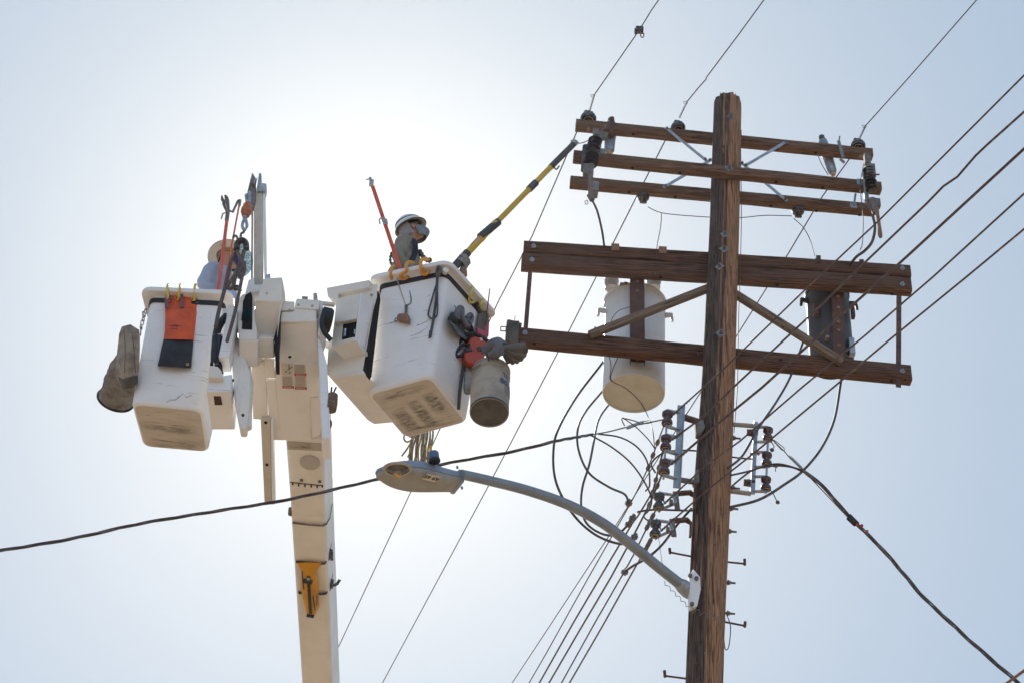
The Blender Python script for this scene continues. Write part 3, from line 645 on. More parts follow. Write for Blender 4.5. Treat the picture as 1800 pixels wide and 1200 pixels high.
b = MB(); b.prism([onY(1222, 740, YP - .16), onY(1236, 736, YP - .16), onY(1240, 748, YP - .16), onY(1232, 762, YP - .16), onY(1224, 762, YP - .16)], V((0, .08, 0))); b.build('pole_foot', M_iron, rk, bevel=.01)
b = MB(); b.prism([onY(1218, 846, YP - .16), onY(1222, 826, YP - .16), onY(1229, 822, YP - .16), onY(1230, 846, YP - .16), onY(1224, 850, YP - .16)], V((0, .08, 0))); b.build('pole_foot', M_iron, rk, bevel=.01)
rp, rq = onY(1173, 722, YR - .04), onY(1166.5, 838, YR - .04); b = MB(); b.tube([rp + ax * .02, rq - ax * .02], .010, 8); b.build('rod', M_galv, rk)
SPL = []
for x, y in ((1173, 735), (1170.5, 778), (1168, 821)):
    c = onY(x, y, YR - .04); spool(c, ax, 10 * k, 26 * k, rk, M_brown); SPL.append(c)
    for dy in (-14, 14):
        a_, c_ = onY(x + .5, y + dy, YR - .04), onY(x + 21, y + dy + (4 if dy < 0 else 6), YR); b = MB(); b.strap([a_, c_], V((0, 1, 0)), .035, .012); b.lathe([(.016, -.008), (.016, .008)], a_, ax, 10); b.build('bracket_arm', M_galv, rk)
def clevis(cx, cy, m, wire_hint, label):
    c = onY(cx, cy, YR - .04); t_ = thing('spool_clevis', label, 'clevis', c, 'single spool clevises on the pole'); spool(c, ax, 9.5 * k, 28 * k, t_, m)
    b = MB()
    pts = [(cx + 2, cy - 15), (cx + 24, cy - 12), (cx + 31, cy + 2), (cx + 24, cy + 5), (cx + 1, cy + 15)]
    P = [onY(x, y, YR - .04 + .01 * i) for i, (x, y) in enumerate(pts)]
    b.strap(P[:3], V((0, 1, 0)), .035, .010); b.strap(P[2:], V((0, 1, 0)), .035, .010); b.tube([P[0] + ax * .02, P[-1] - ax * .02], .009, 8); b.build('strap_yoke', M_galv, t_)
    b = MB(); b.strap([onY(cx + 29, cy - 18, YR), onY(cx + 33, cy + 14, YR)], V((1, 0, 0)), .045, .012); b.lathe([(.03, 0), (.03, .03)], onY(cx + 25, cy + 2, YR - .02), (-1, 0, 0), 8); b.build('backing_plate', M_iron, t_, bevel=.004)
    b = MB(); q = [onY(cx + 29, cy - 14, YR + .02), onY(cx + 55, cy - 16, YP - .12), onY(cx + 62, cy - 10, YP - .12), onY(cx + 61, cy + 14, YP - .10)]; b.strap(q, V((0, 1, 0)), .05, .02); b.build('offset_bracket', M_rust, t_, bevel=.006)
    SPL.append(c)
clevis(1158, 881, M_dark, 0, 'dark spool on an offset clevis below the left rack')
clevis(1152, 929, M_dark, 0, 'lowest dark spool clevis, just above the lamp arm on the pole')
YR2 = YP - .05
rk2 = thing('service_rack', 'slim galvanised rack with three dark red spools standing off the right side of the pole', 'wire rack', onY(1322, 868, YR2), 'spool racks on the pole')
P, Q = onY(1329, 741, YR2), onY(1323, 868, YR2)
b = MB(); b.strap([P, Q], V((1, 0, 0)), 7.5 * k, .012); b.strap([P + V((-4 * k, -.02, 0)), Q + V((-4 * k, -.02, 0))], V((0, 1, 0)), .05, .008); b.build('spine', M_galv, rk2, bevel=.003)
for (x, y), (x2, y2) in (((1284, 745), (1325, 748)), ((1280, 862), (1320, 867))):
    b = MB(); b.tube([onY(x, y, YP), onY(x2, y2, YR2)], .021, 12); b.build('standoff', M_porc, rk2)
for x, y in ((1322, 760), (1317, 848)):
    c = onY(x, y, YR2 + .02); b = MB(); b.lathe([(.03, -.05), (.034, 0), (.03, .05)], c, (1, 0, 0), 10); b.build('clamp_bolt', M_rust, rk2)
b = MB(); b.tube([onY(1351, 750, YR2 - .04), onY(1346, 866, YR2 - .04)], .010, 8); b.build('rod', M_galv, rk2)
SPR = []
for x, y in ((1350, 763), (1348, 807), (1346.5, 850)):
    c = onY(x, y, YR2 - .04); spool(c, ax, 9.2 * k, 25 * k, rk2, M_brown); SPR.append(c)
    for dy in (-13, 13):
        b = MB(); b.strap([onY(x, y + dy, YR2 - .04), onY(x - 22, y + dy, YR2)], V((0, 1, 0)), .03, .010); b.build('bracket_arm', M_galv, rk2)
# ================================================================ secondary wires to the upper right
GS = 'dark secondary wires crossing to the upper right'
sec = [(SPL[0], ((1183, 728), (1265, 655), (1420, 505), (1545, 388), (1733, 200), (1800, 133), (1860, 73)), .0072, 'uppermost of the five dark wires fanning to the right edge', ((1265, 655), (1425, 499))),
       (SPL[1], ((1181, 772), (1235, 733), (1285, 684), (1372, 603), (1440, 540), (1520, 462), (1629, 358), (1658, 328), (1683, 311), (1715, 274), (1735, 255), (1800, 197), (1860, 143)), .0085, 'second of the five dark wires, with a bend near the right edge', ()),
       (SPL[2], ((1180, 815), (1270, 737), (1340, 680), (1470, 562), (1590, 455), (1800, 262), (1860, 207)), .0102, 'thickest dark wire, third of the five fanning to the right edge', ()),
       (SPL[3], ((1168, 884), (1240, 818), (1300, 775), (1410, 680), (1520, 590), (1640, 487), (1800, 341), (1860, 287)), .0072, 'fourth of the five dark wires, ending at the lone upper clevis spool', ()),
       (SPL[4], ((1162, 932), (1240, 863), (1330, 792), (1470, 676), (1560, 600), (1700, 486), (1800, 403), (1860, 353)), .0072, 'lowest of the five dark wires, ending at the lowest clevis spool', ())]
for c, pts, r, lab, _ in sec:
    root = thing('secondary_wire', lab, 'wire', c, GS)
    P = [onZ(x, y, c.z + .15 * i / len(pts)) for i, (x, y) in enumerate(pts)]
    P.append(runon(P[-2], P[-1], 6)); b = MB(); b.tube([c + V((.03, -.05, 0))] + P, r, 8); b.build('insulated_strand', M_wire, root)
    b = MB(); s0, s1 = P[0], P[0].lerp(P[1], .35); d = s1 - s0; t_ = d.normalized(); u = t_.orthogonal(); u.normalize(); w_ = t_.cross(u)
    b.tube([s0 + d * i / 40 + (u * math.cos(i) + w_ * math.sin(i)) * (r + .002) for i in range(41)], .0035, 5); b.build('tie_wrap', M_cable2, root)
    for _k in range(9):
        b = MB(); i = random.randrange(1, len(P) - 2); t0 = random.random(); q = P[i].lerp(P[i + 1], t0); e = (P[i + 1] - P[i]).normalized()
        b.tube([q - e * .03 + V((0, -r, .0)), q + V((.004, -r * 1.2, -.004)), q + e * .04 + V((0, -r, -r))], [.003, .006, .001], 5); b.build('frayed_covering', M_rustl, root)
wire('overhead_wire', [U(1700, 1245, 9), U(1767, 1202, 8.6), U(1800, 1178, 8.4), U(1860, 1134, 8.2)], .0075, 'pinkish wire clipping the bottom right corner', 'wire', M_rustl, sp=False)
# wires going down-left from the racks
GD = 'dark secondary wires running down to the lower left'
dn = [(SPL[0], ((1168, 745), (1140, 820), (1120, 862), (1106, 888), (1030, 1022), (961, 1146), (928, 1203)), .0062, 'leftmost dark wire running down and away from the left rack'),
      (SPL[1], ((1166, 790), (1148, 862), (1122, 905), (1112, 918), (1069, 990), (1010, 1090), (946, 1203)), .0090, 'second dark wire from the left running down behind the lamp arm'),
      (SPL[2], ((1165, 830), (1142, 885), (1119, 930), (1102, 962), (1075, 1012), (1020, 1105), (963, 1203)), .0090, 'middle dark wire running down past the lamp arm'),
      (SPL[3], ((1154, 893), (1138, 925), (1116, 970), (1098, 1003), (1045, 1095), (985, 1203)), .0072, 'fourth dark wire running down from the upper clevis spool'),
      (SPL[4], ((1148, 940), (1135, 965), (1119, 992), (1060, 1098), (999, 1203)), .0078, 'rightmost dark wire running down from the lowest clevis spool')]
DN = []
for c, pts, r, lab in dn:
    root = thing('secondary_wire', lab, 'wire', c, GD)
    P = [onZ(x, y, c.z - .02 * i) for i, (x, y) in enumerate(pts)]; DN.append(P)
    P.append(runon(P[-2], P[-1], 45)); b = MB(); b.tube([c + V((-.03, .04, 0))] + P, r, 8); b.build('insulated_strand', M_wire, root)
    for i in range(1, 4):
        b = MB(); q = P[0].lerp(P[1], .12 + .3 * i) if len(pts) > 4 else P[0].lerp(P[1], i / 3); e = (P[1] - P[0]).normalized()
        b.tube([q - e * .045, q - e * .02, q + e * .02, q + e * .045], [.008, .02, .02, .008], 8); b.build('splice_sleeve', M_iron, root)
# split-bolt connectors
def connector(x, y, d, label, s_=1.0):
    P = U(x, y, d) if not isinstance(d, Vector) else d; t_ = thing('split_connector', label, 'connector', P, 'small grey connectors on the lower wires'); k_ = mpx(P) * s_
    b = MB(); b.box(P, V((5 * k_, 0, 1 * k_)), V((0, 4 * k_, 0)), V((-1 * k_, 0, 4 * k_))); b.box(P + V((1 * k_, -2 * k_, 0)), V((3 * k_, 0, -2 * k_)), V((0, 5 * k_, 0)), V((2 * k_, 0, 5 * k_))); b.build('block', M_iron, t_, bevel=.006)
    b = MB(); b.lathe([(2 * k_, -7 * k_), (2 * k_, 7 * k_)], P, (1, .3, .4), 8); b.build('bolt', M_galv, t_)
ZL = SPL[2].z
for x, y, c, lab in ((1105, 884, SPL[0], 'connector where the long loop joins the leftmost lower wire'), (1112, 910, SPL[1], 'upper of two close connectors above the lamp arm'), (1105, 921, SPL[2], 'lower of two close connectors above the lamp arm'), (1115, 943, SPL[3], 'connector just above the lamp arm on the middle wires'), (1098, 1005, SPL[4], 'connector below the lamp arm at the end of the thick jumper')):
    connector(x, y, onZ(x, y, c.z - .06), lab)
# ================================================================ looping jumper cables
GJ = 'black jumper cables looping below the transformers'
def cable(pts, r, lab, m=None, grp=GJ, cat='cable', name='jumper_cable'):
    return wire(name, [U(*p) for p in pts], r, lab, cat, m or M_cable, grp, 10, 10)
dT = dep(B1) - .2
cable([(1085, 600, dT + .7), (1057, 640, dT + .45), (1015, 695, dT), (983, 750, dT - .8), (973, 790, dT - 1.1), (977, 845, dT - 1.4), (1005, 900, dT - 1.6), (1045, 938, dT - 1.8), (1090, 955, dT - 2), (1112, 946, dT - 2.1)], .011, 'longest black loop, swinging out left from the big transformer')
cable([(1088, 650, dT + .75), (1059, 687, dT + .4), (1030, 722, dT - .1), (1016, 752, dT - .8), (1017, 790, dT - 1), (1035, 830, dT - 1.2), (1070, 855, dT - 1.5), (1098, 868, dT - 1.7), (1105, 884, dT - 1.8)], .010, 'middle black loop from the big transformer to the leftmost lower wire')
cable([(1098, 680, dT + .8), (1070, 711, dT + .5), (1052, 738, dT), (1044, 775, dT - .8), (1036, 815, dT - 1.1), (1024, 855, dT - 1.3), (1022, 890, dT - 1.5), (1032, 920, dT - 1.6), (1060, 938, dT - 1.8), (1085, 938, dT - 1.9), (1105, 921, dT - 2)], .010, 'inner black loop from the big transformer passing behind the lamp arm')
dR = dep(SPL[1])
cable([(1052, 762, dR - .1), (1090, 768, dR), (1120, 785, dR), (1138, 812, dR), (1142, 850, dR), (1135, 862, dR + .1)], .0075, 'upper brown tail curving from the service cable down to the rack wires')
cable([(1040, 765, dR - .1), (1075, 785, dR), (1108, 812, dR), (1132, 845, dR), (1145, 875, dR), (1141, 895, dR), (1132, 905, dR + .1), (1136, 912, dR), (1150, 918, dR)], .0075, 'lower brown tail curving from the service cable toward the clevis')
cable([(1098, 748, dR), (1094, 735, dR), (1118, 740, dR), (1125, 745, dR - .02)], .005, 'small grey wire loop above the wedge clamp')
cable([(1094, 733, dR), (1118, 750, dR), (1140, 772, dR), (1151, 788, dR)], .005, 'thin wire from the wedge clamp down to the rack')
cable([(1152, 830, dR), (1145, 815, dR + .1), (1158, 800, dR + .1), (1180, 792, dR + .1), (1228, 792, dep(SPR[1]) + .3), (1290, 803, dep(SPR[1]) + .3), (1322, 806, dep(SPR[1]))], .008, 'black jumper passing behind the pole between the two racks')
cable([(1120, 900, dR), (1125, 898, dR), (1150, 895, dR), (1190, 896, dR + .1), (1222, 897, dR + .3)], .009, 'short black jumper from the lower wires into the pole')
cable([(1099, 1003, dR - .7), (1112, 994, dR - .7), (1140, 978, dR - .6), (1165, 955, dR - .5), (1190, 922, dR - .3), (1215, 893, dR)], .011, 'thick black jumper rising from below the lamp arm to the pole')
dq = dep(B2)
cable([(1482, 655, dq - .1), (1478, 672, dq - .2), (1467, 735, dq - .8), (1445, 785, dq - 1.3), (1412, 826, dq - 1.6), (1380, 850, dq - 1.9), (1335, 877, dq - 2.1), (1282, 891, dq - 2.2)], .012, 'big black loop from the dark transformer back to the pole')
cable([(1412, 600, dq), (1390, 660, dq - .6), (1365, 705, dq - 1), (1333, 752, dq - 1.4), (1305, 800, dq - 1.7), (1280, 822, dq - 1.9)], .011, 'straight black cable from behind the lower crossarm to the right rack')
cable([(1283, 835, dR), (1318, 827, dR), (1345, 818, dR), (1372, 815, dR), (1412, 826, dR - .05)], .0085, 'upper black tail from the pole to the right service cable')
cable([(1284, 856, dR), (1305, 838, dR), (1325, 825, dR), (1355, 818, dR), (1390, 820, dR), (1415, 830, dR - .05)], .008, 'lower black tail from the pole to the right service cable')
dA = dep(onF(1040, 352))
wire('jumper_cable', [onF(1040, 350, .16), onF(1050, 372, .14), onF(1058, 405, 0), onF(1062, 432, -.5), onF(1068, 470, -.9)], .011, 'grey green cable hanging from the left cutout to the transformer', 'cable', M_canvasd, GJ, 8, 8)
wire('jumper_cable', [onF(1534, 378, .13), onF(1538, 400, .12), onF(1533, 425, .1), onF(1520, 441, .0), onF(1505, 452, -.1), onF(1490, 470, -.4)], .014, 'black cable hanging from the right cutout to the heavy crossarm', 'cable', M_cable, GJ, 8, 8)
# thin bare wires
GT = 'thin bare tie wires on the pole top'
def thin(P, lab, r=.0046): return wire('tie_wire', P, r, lab, 'wire', M_wire, GT, 5, 8)
thin([on_arm(A3, x, y, .0) for x, y in ((1139, 364), (1155, 372), (1180, 377), (1246, 382), (1300, 383), (1345, 379), (1392, 380))], 'thin wire strung across the pole between the two hanging insulators')
thin([on_arm(A3, 1163, 375, .0), on_arm(A3, 1161, 400, 0), on_arm(A4, 1155, 432, .02), on_arm(A4, 1154, 455, .02)], 'thin wire dropping from the strung wire to the heavy crossarm')
thin([on_arm(A3, 1395, 384, .0), on_arm(A3, 1412, 400, 0), on_arm(A3, 1424, 422, -.05), on_arm(A4, 1432, 450, -.05)], 'thin wire curving from the right hanging insulator to the heavy crossarm')
thin([on_arm(A1, 1520, 280, .02), on_arm(A2, 1515, 305, .1), on_arm(A2, 1512, 330, .1), on_arm(A2, 1517, 380, .1), on_arm(A2, 1516, 425, .1), on_arm(A2, 1512, 440, .1)], 'thin wire hanging down beside the right cutout')
thin([onY(1302, 262, YP), onY(1303, 380, YP), onY(1301, 480, YP), onY(1298, 560, YP), onY(1296, 680, YP), onY(1290, 760, YP)], 'thin ground wire running down the right edge of the pole')
thin([on_arm(A2, 1436, 270, -.3), on_arm(A2, 1445, 290, -.3), on_arm(A2, 1456, 308, -.3)], 'thin lead from the right arrester')
thin([on_arm(A2, 1014, 253, .02), on_arm(A2, 1028, 250, .08), on_arm(A2, 1046, 240, .1)], 'short lead between the stick tip and the left cutout', .005)
thin([onY(1086, 628, B1.y - r1_ - .05), onY(1077, 650, B1.y - r1_ - .05), onY(1075, 668, B1.y - r1_ - .05), onZ(1100, 682, B1.z - .05), onZ(1120, 700, B1.z - .06), onZ(1135, 722, B1.z - .09), U(1147, 755, dR), U(1151, 790, dR)], 'thin wire drooping across the base of the big transformer', .0045)
thin([onY(1071, 625, B1.y - r1_ - .05), onY(1074, 645, B1.y - r1_ - .05), onY(1072, 663, B1.y - r1_ - .03), onY(1076, 670, B1.y - r1_ - .03)], 'thin wire from the lower crossarm to the transformer base clip', .0045)
thin([onY(1074, 568, B1.y - r1_ - .02), onY(1078, 556, B1.y - r1_ - .02), onY(1090, 545, B1.y - r1_ - .02), onY(1109, 539, B1.y - r1_ - .02)], 'thin curved lead across the front of the big transformer', .004)
# curly loose wire round the lamp bracket
def curly(p0, p1, d, n, amp, r, lab):
    a, c = U(*p0, d), U(*p1, d); dv = c - a; L = dv.length; t_ = dv.normalized(); u = UPV; P = []
    for i in range(n * 8 + 1):
        f = i / (n * 8); ph = f * n * 2 * math.pi; P.append(a + dv * f + t_ * (.5 * amp * math.sin(ph)) + (u - t_ * u.dot(t_)) * (amp * math.cos(ph)) + FWD * (amp * math.sin(ph)))
    b = MB(); b.tube(P, r, 5); tag(b.build('tie_wire', M_cable2), lab, 'wire', GT)
curly((1214, 1070), (1275, 1093), dep(onY(1240, 1080, YP)) - .45, 5, .022, .003, 'pale curly wire wound across the pole below the lamp bracket')
curly((1166, 1022), (1212, 1068), dep(onY(1200, 1050, YP)) - .3, 5, .014, .0028, 'curly loose wire hanging left of the lamp bracket')
curly((1157, 940), (1164, 990), dR - .2, 4, .01, .0024, 'fine curly wire dangling below the lowest clevis spool')
thin([onY(1276, 1076, YP - .05), onY(1284, 1100, YP - .05), onY(1281, 1135, YP - .05), onY(1275, 1140, YP - .05), onY(1272, 1120, YP)], 'thin wire loop at the lower right edge of the pole')
thin([onY(1272, 1105, YP), onY(1272, 1150, YP), onY(1270, 1210, YP)], 'thin wire stapled low on the right edge of the pole', .004)
# ================================================================ service cables (twisted triplex)
def triplex(name, pts, r, lab, pitch=.9, w_=.011, grp='twisted service cables'):
    P = spline([U(*p) for p in pts], 14); root = thing(name, lab, 'service cable', P[0], grp); L = 0
    off = [[], [], []]
    for i, p in enumerate(P):
        if i: L += (p - P[i - 1]).length
        t_ = (P[min(i + 1, len(P) - 1)] - P[max(0, i - 1)]).normalized(); u = t_.cross(UPW).normalized(); v = t_.cross(u)
        for j in range(3):
            a = L / pitch * 2 * math.pi + j * 2.094; off[j].append(p + (u * math.cos(a) + v * math.sin(a)) * w_)
    for j in range(3):
        b = MB(); b.tube(off[j], r if j else r * .8, 7); b.build('neutral_strand' if j == 0 else 'insulated_strand', M_cable2 if j == 0 else M_cable, root)
    return root
dS = dep(SPL[0])
triplex('service_cable', [(-1400, 1060, 9), (-500, 1025, 11), (-80, 978, 12.2), (0, 967, 12.5), (120, 947, 12.9), (250, 919, 13.3), (370, 899, 13.6), (480, 882, 13.9), (580, 861, 14.1), (680, 838, 14.3), (785, 814, 14.4), (900, 793, 14.5), (980, 774, 14.6), (1042, 763, dS - .15)], .0066, 'twisted service cable sweeping left from the pole across the boom', .9, .0078)
wire('service_messenger', [U(1042, 763, dS - .15), U(1070, 758, dS), U(1102, 750, dS), U(1150, 740, dS), SPL[0]], .006, 'thin messenger wire from the left service cable to the top spool', 'wire', M_cable2)
we = thing('wedge_clamp', 'grey wedge clamp on the wire left of the rack', 'clamp', U(1115, 745, dS), 'wedge clamps on the service wires')
b = MB(); b.tube([U(1101, 752, dS - .02), U(1106, 750, dS - .02), U(1124, 743, dS - .02), U(1132, 740, dS - .02)], [(.020, .014), (.024, .016), (.018, .014), (.008, .008)], 8); b.build('wedge_body', M_galv, we)
b = MB(); b.tube([U(1128, 741, dS - .02), U(1142, 738, dS - .02), U(1146, 742, dS - .02), U(1136, 744, dS - .02)], .004, 5); b.build('bail', M_cable2, we)
dR2 = dep(SPR[0])
triplex('service_cable', [(1415, 828, dR2 - .1), (1450, 858, dR2 - .2), (1488, 902, dR2 - .3), (1512, 926, dR2 - .4), (1545, 958, dR2 - .5), (1580, 998, dR2 - .6), (1620, 1045, dR2 - .8), (1665, 1088, dR2 - 1), (1710, 1130, dR2 - 1.2), (1790, 1199, dR2 - 1.5), (1850, 1250, dR2 - 1.8), (2100, 1440, dR2 - 3), (2600, 1750, dR2 - 5)], .0082, 'twisted service cable dropping right from the pole to the bottom corner')
wire('service_messenger', [SPR[0], U(1362, 776, dR2), U(1380, 794, dR2), U(1390, 806, dR2), U(1412, 826, dR2 - .1), U(1450, 866, dR2 - .2), U(1492, 910, dR2 - .3)], .005, 'thin messenger wire from the right service cable to the upper right spool', 'wire', M_cable2)
we2 = thing('wedge_clamp', 'grey wedge clamp on the wire right of the right rack', 'clamp', U(1398, 810, dR2), 'wedge clamps on the service wires')
b = MB(); b.tube([U(1386, 800, dR2 - .02), U(1391, 804, dR2 - .02), U(1407, 820, dR2 - .02), U(1411, 824, dR2 - .02)], [.006, (.014, .012), (.022, .014), (.012, .01)], 8); b.build('wedge_body', M_galv, we2)
b = MB(); b.tube([U(1360, 772, dR2), U(1378, 786, dR2), U(1380, 793, dR2), U(1374, 790, dR2), U(1360, 775, dR2)], .004, 5); b.build('bail', M_cable2, we2)
sv = thing('cable_splice', 'black splice block with red end caps on the right service cable', 'splice', U(1500, 915, dR2 - .35))
b = MB(); b.tube([U(1492, 905, dR2 - .35), U(1508, 921, dR2 - .4)], .022, 8); b.tube([U(1490, 910, dR2 - .3), U(1503, 922, dR2 - .4)], .016, 8); b.build('splice_body', M_black, sv, bevel=.004)
for x, y in ((1508, 921), (1515, 923), (1524, 933)):
    b = MB(); b.ball(U(x, y, dR2 - .45), .014); b.build('red_cap', M_red, sv)
for x, y in ((1321, 797), (1333, 797)):
    b = MB(); b.ball(U(x, y, dep(SPR[1]) - .02), .014); tag(b.build('crimp_connector', M_red), 'red plastic wire cap ' + ('left' if x < 1330 else 'right') + ' of the right rack spine', 'wire cap', 'red wire caps')
for pts, lab in (([(1356, 776), (1361, 784), (1357, 790), (1352, 788)], 'short frayed wire tail with a crimp beside the upper right spool'), ([(1353, 815), (1360, 820), (1364, 818), (1363, 828)], 'short wire tail with a crimp beside the middle right spool'), ([(1352, 858), (1359, 866), (1364, 877), (1367, 882)], 'short wire tail with a crimp below the lowest right spool')):
    t_ = thing('wire_tail', lab, 'wire', U(*pts[0], dR2), 'short crimped wire tails'); P = [U(x, y, dR2) for x, y in pts]
    b = MB(); b.tube(P, .005, 6); b.build('strand', M_wire, t_); b = MB(); b.ball(P[-1 if 'below' in lab else -2], (.02, .014, .02)); b.build('crimp', M_iron, t_)
# ================================================================ street lamp
dL0 = 13.7; PE = onY(1220, 1040, YP - .12); dLp = dep(PE)
lm = thing('street_lamp', 'grey cobra head street lamp on a curved pipe arm bolted to the pole', 'street lamp', PE)
ap = [(812, 833), (860, 844), (930, 862), (1000, 887), (1060, 919), (1110, 957), (1160, 998), (1208, 1036)]
P = spline([U(x, y, dL0 + (dLp - dL0) * ((x - 812) / 396.0)) for x, y in ap], 6)
b = MB(); b.tube(P, [.038 + .008 * i / len(P) for i in range(len(P))], 18); b.build('arm_pipe', M_pipe, lm)
b = MB(); q = P[-1]; b.tube([P[-3], P[-2], q, q + V((.06, 0, -.03))], [.045, .062, .068, .068], 16); b.build('arm_socket', M_galv, lm)
b = MB(); b.prism([onY(x, y, YP - .20) for x, y in ((1212, 1010), (1219, 999), (1231, 1013), (1232, 1035), (1226, 1064), (1213, 1069))], V((-.01, .06, 0))); o = b.build('pole_bracket', M_white, lm, bevel=.006)
for x, y in ((1224, 1017), (1216, 1062), (1213, 1012)):
    bb = MB(); bb.lathe([(.018, 0), (.018, .02)], onY(x, y, YP - .2), (0, -1, 0), 8); bb.build('bolt', M_iron, o)
H0, H1p = U(671, 815, 13.45), U(812, 834, 13.72)
e1 = (H1p - H0); HL = e1.length; e1.normalize(); e3 = e1.cross(UPW).normalized(); e3 = e3 if e3.y > 0 else -e3; eu = e3.cross(e1).normalized(); eu = eu if eu.z > 0 else -eu
def sect(t_, top):
    wv = [0.03, .085, .125, .142, .148, .14, .125, .11, .10, .095]; hv = [.012, .045, .070, .082, .090, .090, .085, .078, .07, .065]
    f = t_ * 9; i = min(8, int(f)); g_ = f - i; w_ = (wv[i] * (1 - g_) + wv[i + 1] * g_) ; h_ = hv[i] * (1 - g_) + hv[i + 1] * g_; return w_, h_
rings = []
for i in range(25):
    t_ = i / 24; w_, h_ = sect(t_, 1); c = H0 + e1 * HL * t_ + e3 * .10; ring = []
    for k_ in range(17):
        a = math.pi * k_ / 16; ring.append(c - e3 * w_ * math.cos(a) + eu * (h_ * math.sin(a) ** .7))
    ring += [c + e3 * w_ * q - eu * (.012) for q in (1, .5, 0, -.5, -1)]
    rings.append(ring)
b = MB(); b.loft(rings); b.build('upper_housing', M_lamp, lm, ang=50)
rings = []
for i in range(25):
    t_ = i / 24; w_, h_ = sect(t_, 1); w_ *= .97; c = H0 + e1 * (HL * t_ * .985 + .004) + e3 * .10; dz = .035 + .02 * math.sin(t_ * math.pi)
    rings.append([c - e3 * w_ - eu * .014, c - e3 * w_ * .96 - eu * (.014 + dz * .6), c - e3 * w_ * .8 - eu * (.014 + dz), c + e3 * w_ * .8 - eu * (.014 + dz), c + e3 * w_ * .96 - eu * (.014 + dz * .6), c + e3 * w_ - eu * .014])
b = MB(); b.loft(rings); b.build('lower_door', M_lampu, lm, ang=35)
lc = onP(699, 824, H0 + e3 * .1 - eu * .072, eu)
b = MB(); Ml = Matrix((e1, e3, eu)).transposed()
b.loft([[lc + Ml @ V((.098 * s_ * math.cos(a), .078 * s_ * math.sin(a), -z_)) for a in [2 * math.pi * j / 32 for j in range(32)]] for s_, z_ in ((1.15, -.01), (1.12, .004), (.92, .006), (.9, -.008))], cap=False); b.build('lens_frame', M_porc, lm)
b = MB(); b.loft([[lc + Ml @ V((.088 * s_ * math.cos(a), .070 * s_ * math.sin(a), -z_)) for a in [2 * math.pi * j / 32 for j in range(32)]] for s_, z_ in ((1, -.02), (.8, .004), (.72, .014), (.4, .02), (.02, .022))], cap=False); b.build('reflector', M_iron, lm)
b = MB(); b.ball(lc + e1 * -.005 - eu * .03, (.034, .030, .026), Ml); b.build('lens_bowl', M_glass, lm)
b = MB(); b.tube([lc + Ml @ V((-.028, -.012, -.052)), lc + Ml @ V((.02, .012, -.055))], .010, 8); b.build('lamp_tube', M_bulb, lm)
b = MB(); c = onP(758, 839, H0 + e3 * .1 - eu * .0705, eu); f1 = (onP(772, 842, c, eu) - onP(747, 836, c, eu)); f3 = onP(751, 830, c, eu) - onP(747, 841, c, eu); hw, hh = f1.length / 2 * .93, f3.length / 2 * .93; f1.normalize(); f3 = (f3 - f1 * f3.dot(f1)).normalized()
c = c - eu * .001
b.box(c, f1 * hw, f3 * hh, eu * .001); o = b.build('asset_tag', M_paper, lm)
text_mesh('tag_number', '\u0441\u0433S9' if False else 'S9 69', M_black, o, frame_face(c - eu * .0025, f1, -eu), hh * 1.35, .0004, .0012)
pcx = U(764, 811, 13.6); b = MB(); b.lathe([(.044, 0), (.044, .018), (.04, .02)], pcx, eu, 20); b.build('sensor_socket', M_black, lm)
b = MB(); b.lathe([(.037, .016), (.039, .02), (.039, .074), (.034, .084), (.018, .086)], pcx, eu, 24); b.build('photocell', M_blue, lm)
for x, y in ((804, 821), (812, 857)):
    b = MB(); b.lathe([(.009, -.008), (.009, .012)], U(x, y, 13.68), eu, 8); b.build('latch', M_lamp, lm)
b = MB(); cc = H0 + e1 * HL + e3 * .1; b.box(cc, e1 * .02, e3 * .10, eu * .055); b.build('rear_flange', M_lamp, lm, bevel=.012)
# ================================================================ aerial lift
LP = thing('aerial_lift', 'cream bucket truck boom with two work baskets and a winch jib beside the pole', 'aerial lift', U(560, 1190, 18.2) * 1.0)
Yb = U(300, 715, 15.6).y                       # front plane of the left basket
